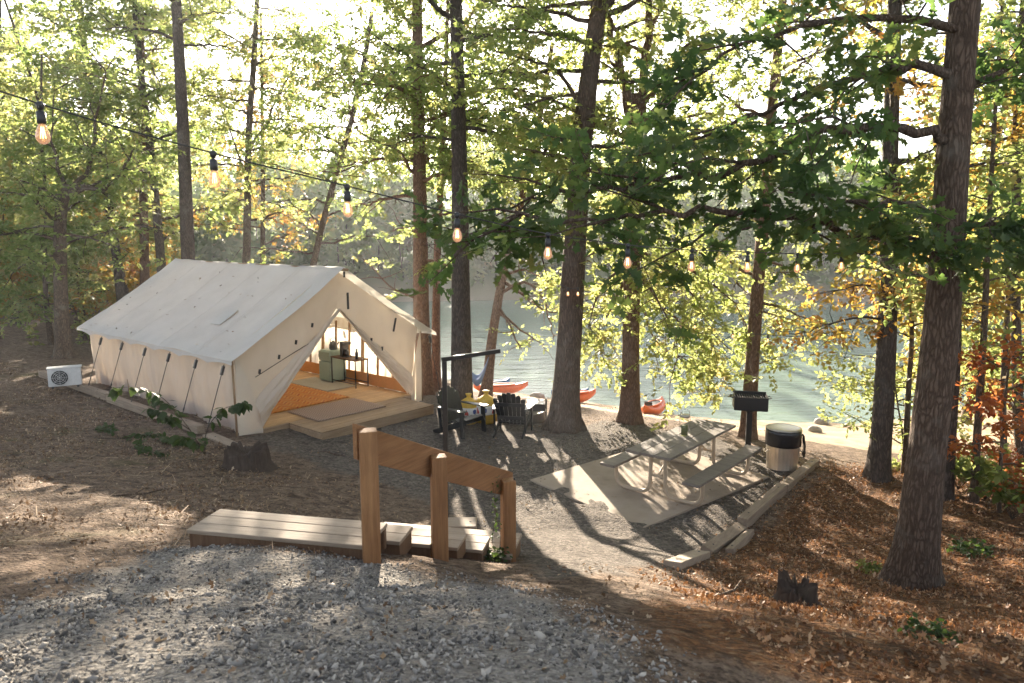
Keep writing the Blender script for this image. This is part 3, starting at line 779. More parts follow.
# frame inside: rafters and studs, low skirting with the orange interior glow painted in
for yy in (.15, 1.9, 3.6, 5.3, 6.85):
    for s in (-1, 1):
        m = MB(); m.bar((s*2.16, yy, 0), (s*2.24, yy, WZ-.05), .07, .045, (0, 1, 0)); m.bar((s*2.24, yy, WZ-.06), (0, yy, RZ-.12), .045, .07, (0, 1, 0))
        m.build('frame_rib', M['stud'], tent)
st = MB()
for yy in np.arange(.75, 6.6, .58): st.bar((2.2, yy, .02), (2.27, yy, WZ-.08), .05, .035, (0, 1, 0))
for xx in np.arange(-1.9, 2.0, .55): st.bar((xx, TL-.06, 0), (xx, TL-.06, gable_z(xx)-.12), .05, .035, (0, 1, 0))
st.build('stud', M['stud'], tent)
sk = MB(); sk.box((2.13, 3.5, .15), (.025, 6.8, .29)); sk.box((-2.13, 3.5, .15), (.025, 6.8, .29)); sk.box((0, TL-.11, .15), (4.24, .025, .29))
sk.build('skirting_board', M['skirt_glow'], tent)
# guy ropes with black tensioners: from the eave loops out to the kerb timber
for s in (-1, 1):
    for yy in (5.53, 4.34, 3.15, 2.03, .88, -.16):
        a = Vector((s*(EX+.01), yy, EZ-.08)); b = Vector((s*3.0, yy+.05, .17 if s < 0 else -.15))
        g = MB().tube([a, b], .009, 5).build('guy_rope', M['rope'], tent)
        d = (b-a).normalized()
        MB().bar(a+d*.03, a+d*.20, .055, .045).build('tensioner', M['black_plastic'], g)
        MB().bar(a+d*.98, a+d*1.04, .03, .02).build('slider', M['black_plastic'], g)
# floor, porch and what stands on them
def boards(m, x0, x1, y0, y1, z0, z1, n, along='x', gap=.006, rng=np.random.default_rng(5)):
    for i in range(n):
        if along == 'x':
            a = y0+(y1-y0)*i/n; b = y0+(y1-y0)*(i+1)/n
            m.box(((x0+x1)/2, (a+b)/2, (z0+z1)/2+rng.normal(0, .0015)), (x1-x0, b-a-gap, z1-z0))
        else:
            a = x0+(x1-x0)*i/n; b = x0+(x1-x0)*(i+1)/n
            m.box(((a+b)/2, (y0+y1)/2, (z0+z1)/2+rng.normal(0, .0015)), (b-a-gap, y1-y0, z1-z0))
td = thing('tent_floor', 'yellowish plank floor inside the canvas wall tent', 'floor deck', TC, TY)
m = MB(); boards(m, -2.1, 2.1, -.06, 6.95, -.04, -.002, 50); m.build('decking', M['deck'], td, bevel=.003)
MB().box((0, -.085, -.095), (4.3, .04, .17)).build('fascia', M['porch'], td)
MB().box((0, 3.5, -.13), (4.1, 6.8, .16)).build('joist_frame', M['porch'], td)
pd = thing('porch_deck', 'low wooden porch step carrying the brown doormat in front of the tent', 'porch step', TC, TY)
m = MB(); boards(m, -1.28, 1.70, -1.24, -.11, -.04, -.004, 8); m.build('decking', M['porch'], pd, bevel=.003)
m = MB(); m.box((.21, -1.225, -.125), (2.96, .04, .165)); m.box((-1.26, -.67, -.126), (.04, 1.06, .165)); m.box((1.68, -.67, -.126), (.04, 1.06, .165)); m.build('fascia', M['porch'], pd, bevel=.004)
def flat_in_tent(name, x0, x1, y0, y1, z, mat, label, cat, skew=0):
    o = thing(name, label, cat, tent_local((x0+x1)/2, (y0+y1)/2, z), TY+skew)
    def fn(u, v):
        x = (u-.5)*(x1-x0); y = (v-.5)*(y1-y0); return (x, y, .004+.006*abs(fold(x*2, y*2, 1.3)))
    MB().grid(fn, 24, 20).build('pile', mat, o, True, solid=.012)
    MB().tube([((x1-x0)/2*a, (y1-y0)/2*b, .006) for a, b in ((-1,-1),(1,-1),(1,1),(-1,1),(-1,-1))], .009, 5).build('edge_binding', mat, o)
    return o
flat_in_tent('doormat', -.84, .88, -.56, .62, .008, M['mat'], 'brown chevron-woven mat lying across the tent threshold', 'mat', -.03)
flat_in_tent('area_rug', -1.55, .9, .78, 3.3, .008, M['kilim'], 'orange patterned rug inside the tent', 'rug')
flat_in_tent('floor_runner', .92, 1.76, 1.68, 3.4, .012, M['flat_rug'], 'grey-beige flat rug in front of the green mini fridge', 'rug')
fr = thing('mini_fridge', 'sage green retro mini fridge standing inside the tent', 'fridge', tent_local(1.86, 2.72, 0), TY-PI/2)
m = MB().box((0, .02, .43), (.50, .46, .80)); m.build('body', M['fridge'], fr, bevel=.03)
MB().box((0, -.235, .29), (.48, .04, .50)).build('door', M['fridge'], fr, bevel=.02)
fz_ = MB().box((0, -.235, .68), (.48, .04, .25)).build('freezer_door', M['fridge'], fr, bevel=.02)
MB().tube([(-.18, -.27, .62), (-.18, -.29, .66), (-.18, -.29, .72)], .009, 6).build('handle', M['steel'], fz_)
for x in (-.2, .2):
    for y in (-.16, .2): MB().lathe([(.02, 0), (.02, .035)], 8, (x, y, 0)).build('foot', M['dark'], fr)
kt = thing('camp_kettle', 'dark round kettle on top of the green mini fridge', 'kettle', tent_local(1.86, 2.66, .83), TY)
MB().lathe([(.09, 0), (.11, .03), (.11, .12), (.07, .19), (.03, .21), (.02, .235), (.0, .24)], 18).build('body', M['kettle'], kt, True)
MB().tube([(.10, 0, .1), (.16, 0, .15), (.18, 0, .19)], [.025, .018, .014], 8).build('spout', M['kettle'], kt, True)
MB().tube([(-.09, 0, .17), (-.08, 0, .28), (0, 0, .31), (.08, 0, .28), (.09, 0, .17)], .009, 6).build('handle', M['black_plastic'], kt, True)
ct = thing('console_table', 'narrow dark wood table with thin black metal legs beside the mini fridge', 'table', tent_local(1.82, 1.95, 0), TY)
MB().box((0, 0, .69), (.42, 1.0, .03)).build('tabletop', M['table_top'], ct, bevel=.004)
for x in (-.19, .19):
    for y in (-.48, .48): MB().box((x, y, .337), (.022, .022, .674)).build('leg', M['black_metal'], ct)
m = MB(); m.box((-.19, 0, .1), (.02, .938, .02)); m.box((.19, 0, .1), (.02, .938, .02)); m.build('stretcher', M['black_metal'], ct)
cm = thing('coffee_maker', 'black coffee maker on the console table in the tent', 'coffee maker', tent_local(1.84, 2.12, .705), TY)
MB().box((0, .06, .19), (.2, .1, .38)).build('body', M['black_plastic'], cm, bevel=.01)
MB().box((0, -.05, .345), (.2, .12, .07)).build('head', M['black_plastic'], cm, bevel=.01); MB().box((0, -.05, .015), (.2, .12, .03)).build('base', M['black_plastic'], cm, bevel=.006)
MB().lathe([(.05, .035), (.065, .08), (.06, .15), (.045, .18)], 14, (0, -.05, 0)).build('carafe', M['kettle'], cm, True)
bt = thing('water_bottle', 'small dark bottle at the end of the console table in the tent', 'bottle', tent_local(1.80, 1.62, .705), TY)
MB().lathe([(.038, 0), (.04, .01), (.04, .15), (.018, .19), (.018, .22)], 14).build('body', M['dark'], bt, True)
MB().lathe([(.021, .22), (.021, .25)], 12).build('cap', M['black_plastic'], bt, True)
ac = thing('heat_pump', 'white outdoor air conditioner unit at the rear corner of the tent', 'air conditioner', (*(ORG+ray(66, 386)*((.47-HC)/ray(66, 386)[2]))[:2], .47), .5)
MB().box((0, 0, .28), (.80, .32, .50)).build('casing', M['grey_box'], ac, bevel=.02)
MB().box((0, 0, .541), (.84, .35, .03)).build('lid', M['grey_box'], ac, bevel=.01)
g = MB(); g.lathe([(.205, 0), (.205, .02)], 28); 
g.v = [(x-.12, -.162-z, y+.28) for x, y, z in g.v]; go = g.build('fan_opening', M['dark'], ac, True)
g = MB()
for r in (.06, .11, .16, .205): g.tube([(-.12+r*math.cos(a), -.188, .28+r*math.sin(a)) for a in np.linspace(0, 2*PI, 25)], .005, 4, False)
for a in np.linspace(0, PI, 5)[:-1]: g.tube([(-.12-.205*math.cos(a), -.19, .28-.205*math.sin(a)), (-.12+.205*math.cos(a), -.19, .28+.205*math.sin(a))], .004, 4)
g.build('guard', M['grey_box'], go)
MB().box((.402, .02, .3), (.012, .2, .18)).build('valve_panel', M['dark'], ac)
for x in (-.3, .3): MB().box((x, 0, -.0), (.05, .34, .04)).build('foot', M['dark'], ac)

ac.matrix_basis = ac.matrix_basis @ Matrix.Scale(.84, 4)
# kerb timbers holding the ground back along the tent
def timber(name, a, b, w, h, label, group=None, mat='timber', roll=0, z=None):
    a, b = Vector(a), Vector(b); mid = (a+b)/2; d = b-a; rz = math.atan2(d.y, d.x); L = d.length; sl = math.asin(d.z/L)
    o = thing(name, label, 'timber', mid, rz, group)
    R = Matrix.Rotation(-sl, 3, 'Y') @ Matrix.Rotation(roll, 3, 'X')
    MB().box((0, 0, 0), (L, w, h), R).build('beam', M[mat], o, bevel=.008)
    k = MB()
    for x in (-L*.38, L*.36): k.v, k.f = k.v, k.f; c0 = R @ Vector((x, 0, h/2)); k.lathe([(.014, -.004), (.014, .004)], 8, tuple(c0))
    k.build('spike_head', M['dark'], o)
    return o
def TLZ(x, y, z): return tent_local(x, y, 0)[:2]+(z,)
timber('kerb_timber', TLZ(-3.03, 8.6, .40), TLZ(-3.0, 4.35, .40), .15, .16, 'grey kerb timber under the air conditioner, running along the tent')
timber('kerb_timber', TLZ(-3.0, 4.30, .37), TLZ(-2.95, .2, .37), .15, .16, 'grey kerb timber along the tent side, where the front guy ropes end')
timber('ground_plank', TLZ(-2.9, .05, .29), TLZ(-2.75, -2.0, .12), .22, .05, 'weathered plank lying on the dirt between the tent corner and the stump', None, 'tread_wood')

# ------------------------------------------------------------------ stairs and handrail
P1, P2, P3 = Vector((-1.09, 5.28, 1.5)), Vector(at(440, 562, 6.41)), Vector((-.04, 7.08, .69))
U = Vector((.98, -.2, 0)).normalized(); W_ = Vector((.2, .98, 0)).normalized()
PDIR = (P3-P1); PDIR.z = 0; PDIR.normalize()
ang = math.atan2(U.y, U.x)
stair = thing('timber_stairs', 'plank stairs sunk into the gravel slope, with a wide top landing', 'stairs', (-1.9, 5.7, 1.5), ang)
def stair_box(m, corner, L, D, z0, z1):   # corner = near right corner (world), extends left L and away D
    c = Vector(corner)-U*L/2+W_*D/2
    m.box((c.x, c.y, (z0+z1)/2), (L, D, z1-z0), Matrix.Rotation(ang, 3, 'Z'))
R0 = Vector((-1.14, 5.31, 0))
m = MB()
for i in range(3): stair_box(m, R0+W_*(i*.158), 1.57, .150, 1.585, 1.62)
m.build('landing', M['tread_wood'], stair, bevel=.006, world=True)
m = MB(); stair_box(m, R0+W_*.012-U*.012, 1.545, .045, 1.40, 1.583); stair_box(m, R0+W_*.42-U*.012, 1.545, .045, 1.40, 1.583)
stair_box(m, R0+W_*.062-U*1.50, .05, .35, 1.40, 1.582); m.build('rim_board', M['tread_end'], stair, bevel=.005, world=True)
for k in range(4):
    z = 1.62-.165*(k+1)
    c0 = R0+W_*(.475+.34*k)+U*(.10+.155*k)
    m = MB(); stair_box(m, c0, 1.45, .165, z-.035, z); stair_box(m, c0+W_*.172, 1.45, .165, z-.035, z); m.build('tread', M['tread_wood'], stair, bevel=.005, world=True)
    m = MB(); stair_box(m, c0+W_*.03-U*.012, 1.42, .30, z-.20, z-.037); m.build('riser', M['tread_end'], stair, bevel=.005, world=True)
c0 = R0+W_*(.475+.34*4)+U*(.78)
m = MB()
for i in range(4): stair_box(m, c0+W_*(i*.15), 1.6, .143, .72, .76)
m.build('bottom_landing', M['tread_wood'], stair, bevel=.005, world=True)
m = MB(); stair_box(m, c0+W_*.02-U*.012, 1.57, .55, .55, .718); m.build('bottom_frame', M['tread_end'], stair, bevel=.005, world=True)
q = at(461, 528, 8.9)
timber('retaining_timber', tuple(Vector(q)-U*.34-W_*.12), tuple(Vector(q)+U*.20+W_*.0), .30, .20, 'short square timber block at the foot of the stairs', None, 'tread_wood')
rail = thing('handrail', 'brown wooden handrail of three square posts and a sloping board beside the stairs', 'handrail', P1, math.atan2(PDIR.y, PDIR.x))
for P, top in ((P1, 2.56), (P2, 2.115), (P3, 1.535)):
    m = MB(); h = top-(P.z-.25)
    m.box((P.x, P.y, top-h/2), (.135, .135, h), Matrix.Rotation(math.radians(15), 3, 'Z')); m.build('post', M['post_wood'], rail, bevel=.007, world=True)
off = Vector((-PDIR.y, PDIR.x, 0))*.089
a = Vector((P1.x, P1.y, 2.47))+off*1.0-PDIR*.05; b = Vector((P3.x, P3.y, 1.395))+off*1.0+PDIR*.22
def railbar(a, b):
    a, b = Vector(a), Vector(b); n_ = Vector((-(b-a).y, (b-a).x, 0)).normalized()*.021; h_ = Vector((0, 0, .14))
    m = MB().add([a-n_-h_, a+n_-h_, a+n_+h_, a-n_+h_, b-n_-h_, b+n_-h_, b+n_+h_, b-n_+h_], [(0,1,2,3),(7,6,5,4),(0,4,5,1),(1,5,6,2),(2,6,7,3),(3,7,4,0)])
    return m.build('rail_board', M['rail_wood'], rail, bevel=.006, world=True)
railbar(a, b)
for P in (P1, P2, P3):
    t_ = (Vector((P.x, P.y, 0))-Vector((a.x, a.y, 0))).dot(PDIR)/(Vector((b.x, b.y, 0))-Vector((a.x, a.y, 0))).dot(PDIR); zc = a.z+(b.z-a.z)*t_
    for dz in (-.06, .06):
        q = Vector((P.x, P.y, zc+dz))-Vector((-PDIR.y, PDIR.x, 0))*.075
        MB().tube([q+Vector((0, .004, 0)), q-Vector((0, .006, 0))], .012, 8).build('bolt_head', M['dark'], rail, world=True)

# black hanger pole
hp = thing('hanger_pole', 'thin black metal pole with a horizontal arm, rising behind the handrail', 'pole', (at(447, 545, 9.5)[0], at(447, 545, 9.5)[1], .1))
MB().box((0, 0, 1.12), (.06, .06, 2.40)).build('upright', M['black_metal'], hp, bevel=.004)
MB().bar((-.035, -.005, 2.345), (.70, .28, 2.41), .052, .052).build('arm', M['black_metal'], hp, bevel=.004)
MB().lathe([(.10, -.02), (.10, .02)], 16).build('foot_plate', M['black_metal'], hp)

# ------------------------------------------------------------------ picnic table (8 ft, tubular frame)
pt = thing('picnic_table', 'weathered plank picnic table with bent steel tube legs on the concrete pad', 'picnic table', (2.785, 11.27, .03), -.69)
LT = 2.42
def jx(): return random.uniform(-.004, .004)
random.seed(4)
for i in range(3):
    MB().box((-.247+.247*i, jx(), .735+jx()*.5), (.236, LT, .042)).build('top_plank', M['table_plank'] if 'table_plank' in M else M['table_wood'], pt, bevel=.006)
for s in (-1, 1):
    MB().box((s*.70, jx(), .428), (.262, LT, .042)).build('bench_plank', M['table_wood'], pt, bevel=.006)
    for e in (-1, 1):
        y = e*(LT/2-.34)
        pts = [(s*.125, y, .71), (s*.125, y, .28), (s*.14, y, .13), (s*.20, y, .05), (s*.30, y, .026), (s*.56, y, .026), (s*.66, y, .05), (s*.72, y, .13), (s*.735, y, .26), (s*.735, y, .405)]
        MB().tube(catmull(pts, 4), .03, 10).build('leg_frame', M['tube'], pt, True)
m = MB()
for e in (-1, 1):
    y = e*(LT/2-.34)
    m.box((0, y, .70), (.66, .05, .03)); m.tube([(-.125, y, .32), (.125, y, .32)], .018, 8)
    m.tube([(0, y, .32), (0, e*.30, .69)], .017, 8)
    for s in (-1, 1): m.box((s*.70, y, .403), (.22, .05, .010))
m.build('brace', M['tube'], pt)
q = atY(682, 436, 11.55)
jar = thing('glass_lantern', 'glass jar lantern with a candle standing on the picnic table', 'lantern', (2.80, 11.35, .787), 0); JS = 1.35
MB().lathe([(a_*JS, b_*JS) for a_, b_ in [(.062, 0), (.066, .01), (.066, .2), (.055, .225)]], 18).build('glass', M['glass'], jar, True)
MB().lathe([(a_*JS, b_*JS) for a_, b_ in [(.04, .004), (.04, .11), (.034, .118)]], 14).build('candle', M['green_can'], jar, True)
MB().lathe([(a_*JS, b_*JS) for a_, b_ in [(.058, .222), (.062, .24), (.058, .25)]], 18).build('rim', M['steel'], jar, True)
MB().tube([(a_*JS, b_, c_*JS) for a_, b_, c_ in [(-.06, 0, .23), (-.05, 0, .30), (0, 0, .325), (.05, 0, .30), (.06, 0, .23)]], .004, 5).build('handle', M['steel'], jar, True)

# park grill
gz0 = gz(4.42, 13.05)
gr = thing('park_grill', 'black park charcoal grill on a post beyond the picnic table', 'grill', (4.42, 13.05, gz0), -.22)
MB().box((0, 0, .42), (.10, .10, .95)).build('post', M['black_metal'], gr, bevel=.006)
m = MB(); z0, z1 = .86, 1.12
m.box((0, 0, z0), (.58, .40, .02)); m.box((0, -.20, .98), (.60, .014, .24)); m.box((0, .20, 1.0), (.60, .014, .28)); m.box((-.293, 0, .99), (.014, .386, .26)); m.box((.293, 0, .99), (.014, .386, .26))
m.build('firebox', M['black_metal'], gr, bevel=.004)
m = MB()
for i in range(14): m.tube([(-.27+.0415*i, -.19, 1.09), (-.27+.0415*i, .19, 1.09)], .006, 5)
m.tube([(-.28, -.19, 1.092), (.28, -.19, 1.092)], .008, 5); m.tube([(-.28, .19, 1.092), (.28, .19, 1.092)], .008, 5)
m.build('grate', M['black_metal'], gr)
for s in (-1, 1): MB().tube([(s*.30, -.1, 1.07), (s*.36, -.1, 1.08), (s*.36, .1, 1.08), (s*.30, .1, 1.07)], .009, 6).build('handle', M['black_metal'], gr, True)
MB().lathe([(.075, .80), (.12, .85)], 12).build('collar', M['black_metal'], gr, True)

# trash can
tc = thing('trash_can', 'galvanised trash can with a black bag folded over its rim, by the kerb timber', 'trash can', (4.66, 11.98, gz(4.66, 11.98)), 0)
def rib(a, i): return 1+.012*math.cos(a*26)
MB().lathe([(.25, 0), (.255, .02), (.25, .035), (.262, .2), (.272, .45), (.28, .64), (.285, .66), (.275, .67)], 104, (0,0,0), rib).build('body', M['galv'], tc, True)
MB().lathe([(.286, .42), (.292, .44), (.294, .50), (.297, .64), (.295, .69), (.27, .70)], 60, (0,0,0), lambda a, i: 1+.008*math.sin(a*9+i)+.006*math.sin(a*23+i*2)).build('bag_liner', M['bag'], tc, True)
MB().lathe([(.29, .70), (.292, .715), (.24, .735), (.10, .745), (0.01, .747)], 40).build('lid', M['steel'], tc, True)
def fn(u, v):
    a = -.15+.45*(u-.5); r = .302+.025*math.sin(v*3)+.015*fold(u*5, v*4, 1.2)
    return (r*math.cos(a)*(1+.08*v), r*math.sin(a)-.05, .62-.42*v*(1-.25*abs(u-.5)))
MB().grid(fn, 14, 14).build('bag_tail', M['bag'], tc, True, solid=.01)
for s in (-1, 1): MB().tube([(s*.27, -.06, .34), (s*.31, -.05, .30), (s*.31, .05, .30), (s*.27, .06, .34)], .008, 6).build('handle', M['galv'], tc, True)

# kerb timbers beyond the table
def gline(px, z=.0): q = ground(*px); return Vector((q[0], q[1], gz(q[0], q[1])+z))
kw = dict(w=.15, h=.16)
def kerb(pa, pb, za, zb, w, h, label, roll=0, mat='timber'):
    a, b = gline(pa, za), gline(pb, zb); timber('kerb_timber', a, b, w, h, label, None, mat, roll)
kerb((815,466), (783,493), .03, .04, .15, .16, 'farthest squared timber of the kerb, beside the trash can')
kerb((782,494), (742,528), .055, .07, .15, .16, 'long squared timber in the middle of the kerb right of the picnic table')
kerb((751,532), (730,554), -.015, -.01, .11, .14, 'split lower timber lying outside the kerb, partly covered in leaves', .25)
kerb((741,529), (706,555), .03, .045, .15, .09, 'tilted slab of timber at the broken end of the kerb', -.35)
kerb((702,556), (672,570), .02, .03, .20, .08, 'short pale timber stub nearest the stairs in the broken kerb', .1, 'tread_wood')

# ------------------------------------------------------------------ adirondack chairs
def adirondack(loc, rz, label):
    t = thing('adirondack_chair', label, 'chair', loc, rz, 'adirondack chairs round the fire pit')   # faces +y
    m = MB()
    for i in range(5): m.bar((-.27, .30-.105*i, .37-.028*i), (.27, .30-.105*i, .37-.028*i), .095, .02, (0, .26, 1))
    m.build('seat', M['chair'], t, bevel=.004)
    m = MB(); n = 7
    for i in range(n):
        x = (i-(n-1)/2)/((n-1)/2); xb, xt = x*.225, x*.285
        L = .77-.15*x*x; sl = math.radians(24)
        p0 = Vector((xb, -.13, .22)); p1 = Vector((xt, -.13-L*math.sin(sl), .22+L*math.cos(sl)))
        m.bar(p0, p1, .075, .02, (1, 0, 0)) if False else m.add(*slat(p0, p1, .068, .094, .02, sl))
    m.build('backrest', M['chair'], t, bevel=.004)
    m = MB()
    for z in (.36, .66):
        y = -.13-(z-.22)*math.tan(math.radians(24))-.025; m.box((0, y, z), (.54 if z < .5 else .62, .03, .07))
    m.build('back_rail', M['chair'], t)
    for s in (-1, 1):
        m = MB(); m.prism([(s*.27, .38), (s*.42, .38), (s*.43, .30), (s*.40, -.10), (s*.34, -.36), (s*.29, -.36), (s*.27, -.1)][::s], .545, .567); m.build('armrest', M['chair'], t, bevel=.006)
        m = MB(); m.bar((s*.335, .31, -.03), (s*.335, .28, .545), .03, .10, (0, 1, 0)); m.build('leg', M['chair'], t, bevel=.004)
        m = MB(); m.bar((s*.29, .34, .33), (s*.29, -.50, .0), .028, .11, (0, 0, 1)); m.bar((s*.315, -.28, .10), (s*.315, -.33, .545), .028, .07, (0, 1, 0)); m.build('leg', M['chair'], t, bevel=.004)
    return t
def slat(p0, p1, w0, w1, th, sl):
    d = (p1-p0).normalized(); x = Vector((1, 0, 0)); nrm = x.cross(d).normalized()
    prof = [(-w0/2, 0, 0), (w0/2, 0, 0), (w1/2, 0, .96), (w1*.3, 0, 1.0), (-w1*.3, 0, 1.0), (-w1/2, 0, .96)]
    L = (p1-p0); vs = []
    for off_ in (-th/2, th/2):
        for a, _, b in prof: vs.append(p0+L*b+x*a+nrm*off_)
    n = len(prof)
    return vs, [tuple(range(n-1, -1, -1)), tuple(range(n, 2*n))]+[(i, (i+1) % n, n+(i+1) % n, n+i) for i in range(n)]
adirondack((-1.02, 14.2, gz(-1.02, 14.2)), math.radians(-126), 'black slatted chair seen from its side, behind the hanger pole')
adirondack((.02, 14.25, gz(.02, 14.25)), math.radians(-12), 'black slatted chair seen from behind, in front of the fire pit')
fp = thing('fire_pit', 'grey steel fire ring with a raised cooking grate between the chairs and the lake', 'fire pit', (.25, 15.35, gz(.25, 15.35)), 0)
MB().lathe([(.47, -.05), (.47, .20), (.50, .215), (.50, .23), (.44, .23), (.435, -.05)], 36).build('ring', M['rust'], fp, True)
MB().lathe([(.43, .04), (.2, .07), (.01, .09)], 24, (0,0,0), lambda a, i: 1+.05*math.sin(a*5)).build('ash', M['ash'], fp, True)
m = MB(); m.box((.27, .0, .40), (.36, .5, .02)); m.box((.27, -.25, .33), (.38, .02, .15)); m.box((.45, 0, .33), (.02, .5, .15)); m.box((.09, 0, .36), (.02, .5, .09))
m.build('cooking_grate', M['black_metal'], fp)
MB().tube([(.5, .1, -.1), (.5, .1, .46)], .02, 8).build('grate_post', M['black_metal'], fp)
# two net bags of firewood with printed paper bands
def woodbag(loc, rz, label, sc):
    t = thing('firewood_bag', label, 'bag', loc, rz, 'yellow firewood bags by the tree')
    prof = [(.20, 0), (.25, .05), (.265, .25), (.265, .48), (.22, .62), (.10, .70), (.045, .735), (.07, .79), (.09, .83), (.03, .84)]
    MB().lathe([(r*sc, z*sc) for r, z in prof], 30, (0,0,0), lambda a, i: 1+.05*math.sin(a*4+i*.6)+.04*math.sin(a*9+i)).build('net', M['yellow'], t, True)
    pr = .283*sc
    band = MB().lathe([(pr, .26*sc), (pr+.006, .28*sc), (pr+.006, .46*sc), (pr-.004, .48*sc)], 40, (0,0,0), lambda a, i: 1+.03*math.sin(a*4+1)).build('paper_band', M['label_white'], t, True)
    m = MB(); b = MB()
    for k in range(8):
        a = k*PI/4+.2; r = pr*1.055
        def P(da, z): return (r*math.cos(a+da)*(1+.03*math.sin((a+da)*4+1)), r*math.sin(a+da)*(1+.03*math.sin((a+da)*4+1)), z*sc)
        if k % 2: m.add([P(-.18, .29), P(.22, .29), P(.20, .36), P(.0, .45), P(-.12, .36)], [(0,1,2,3,4)])
        else: b.add([P(-.14, .34), P(0, .31), P(.14, .34), P(.17, .42), P(0, .45), P(-.17, .42)], [(0,1,2,3,4,5)])
    m.build('red_print', M['label_red'], band); b.build('blue_print', M['label_blue'], band)
woodbag((-.92, 14.95, gz(-.92, 14.95)), .4, 'yellow net bag of firewood at the dark trunk, left of the pair', .78)
woodbag((-.55, 14.98, gz(-.55, 14.98)), 1.3, 'yellow net bag of firewood, the right one of the pair behind the chairs', .84)
woodpile = MB()
# ------------------------------------------------------------------ boats on the shore
def kayak(loc, rz, L, w, mat, label, pitch=0., name='kayak'):
    t = thing(name, label, 'kayak', loc, rz, 'kayaks beached at the water')
    def fn(u, v):
        x = (u-.5)*L; t_ = abs(2*u-1); ww = w/2*(1-t_**2.4)**.75+.012; a = 2*PI*v
        zc = .16+.16*t_**2.5; h = .17*(1-.55*t_**2)
        return (x*math.cos(pitch), ww*math.cos(a), zc+h*math.sin(a)*(1 if math.sin(a) < 0 else .8)+x*math.sin(pitch))
    MB().grid(fn, 30, 20).build('hull', M[mat], t, True)
    pts = []
    m = MB()
    m.tube([(.36*math.cos(a)*1.2, w*.33*math.sin(a), .315-.01*math.cos(a)**2) for a in np.linspace(0, 2*PI, 25)], .022, 6, False)
    m.build('cockpit_rim', M[mat], t, True)
    MB().add([(.34*math.cos(a)*1.2, w*.31*math.sin(a), .312) for a in np.linspace(0, 2*PI, 24, endpoint=False)], [tuple(range(24))]).build('cockpit', M['dark'], t)
    MB().box((-.36, 0, .37), (.05, w*.45, .12), Matrix.Rotation(-.25, 3, 'Y')).build('seat_back', M['dark'], t, bevel=.02)
    return t
def shore_at(px, py, y):
    q = atY(px, py, y); return (q[0], q[1], gz(q[0], q[1]))
kayak(shore_at(501, 397, 21.6), .22, 1.7, .45, 'kayak_red', 'red kayak on the beach behind the fire pit')
kayak(shore_at(496, 391, 22.6), .5, 1.0, .4, 'kayak_blue', 'blue kayak beached beside the reddish leaning trunk')
kayak(shore_at(575, 405, 20.3), .32, 1.3, .45, 'kayak_orange', 'orange kayak half hidden by the big oak trunk')
kayak(shore_at(653, 414, 19.0), 1.0, 1.3, .5, 'kayak_orange', 'orange kayak with its bow up, seen just above the picnic table')
kayak(shore_at(570, 400, 21.0), .3, 1.2, .45, 'kayak_blue', 'blue kayak whose tip shows left of the big oak trunk')
def rockthing(px, py, y, r, label):
    q = atY(px, py, y); o = thing('shore_rock', label, 'rock', (q[0], q[1], gz(q[0], q[1])))
    rr = random.Random(px)
    MB().lathe([(r*.8, -.1), (r, r*.2), (r*.85, r*.5), (r*.4, r*.75), (.01, r*.8)], 10, (0,0,0), lambda a, i: 1+.2*math.sin(a*2+px)+.12*math.sin(a*3.7+i)).build('stone', M['rock'], o, False, bevel=.02)
rockthing(537, 395, 20.9, .22, 'lone grey rock on the shore right of the red kayak')
rockthing(821, 424, 18.6, .2, 'flat dark rock at the waterline near the trash can')
rockthing(814, 438, 16.8, .16, 'flat pale rock on the sand above the trash can')
# driftwood scraps

# stumps
def stump(px, py, r, h, label, seed, jag=.4):
    q = ground(px, py); o = thing('tree_stump', label, 'stump', (q[0], q[1]+r*.5, gz(q[0], q[1]+r*.5)))
    R = random.Random(seed); n = 72; m = MB(); vs = []; fs = []
    prof = [(1.35, -.12), (1.15, .06), (1.0, .3), (.93, .62), (.90, 1.0), (.6, .93), (.3, .8), (.02, .74)]
    for i, (rr, z) in enumerate(prof):
        for k in range(n):
            a = 2*PI*k/n
            nz = noise.noise(Vector((math.cos(a)*2.2+seed, math.sin(a)*2.2, z*.8))); n2 = noise.noise(Vector((math.cos(a)*7, math.sin(a)*7+seed, z)))
            R_ = r*rr*(1+.16*nz+.07*n2); zz = z*h
            n3 = noise.noise(Vector((math.cos(a)*14, math.sin(a)*14+seed, 3.3)))
            if i >= 3: zz += h*jag*(nz+.9*n2+1.5*max(0, n3))*(1 if i < 6 else .5)
            vs.append((R_*math.cos(a), R_*math.sin(a), zz))
    for i in range(len(prof)-1):
        for k in range(n): fs.append((i*n+k, i*n+(k+1) % n, (i+1)*n+(k+1) % n, (i+1)*n+k))
    fs.append(tuple((len(prof)-1)*n+k for k in range(n)))
    m.add(vs, fs).build('wood', M['stump'], o, True)
stump(242, 470, .36, .27, 'broad low rotten stump on the dirt in front of the tent corner', 3)
stump(800, 608, .18, .16, 'small jagged blackened stump among the fallen leaves', 5, .75)
# ------------------------------------------------------------------ hero trees
def base_path(pts, y):
    p = px_path(pts, y); a, b = p[0], p[1]
    d = (a-b)/np.linalg.norm(a-b); q = a.copy()
    for _ in range(200):
        if q[2] <= gz(q[0], q[1])+.02: break
        q = q+d*.05
    if np.linalg.norm(q-a) > .3: p = [q]+p
    else: p[0] = np.array([a[0], a[1], gz(a[0], a[1])])
    return p
def hero(seed, pts, y, r0, r1, ztop, seg=14, flare=1.5, amp=.07):
    p = extend(base_path(pts, y), ztop)
    t = Tree(seed, p[0]); t.trunk(p, r0, r1, seg, 5, flare, amp); return t
def limb_px(t, pts, r0, **k): t.limb([atY(a, b, y) for a, b, y in pts], r0, **k)

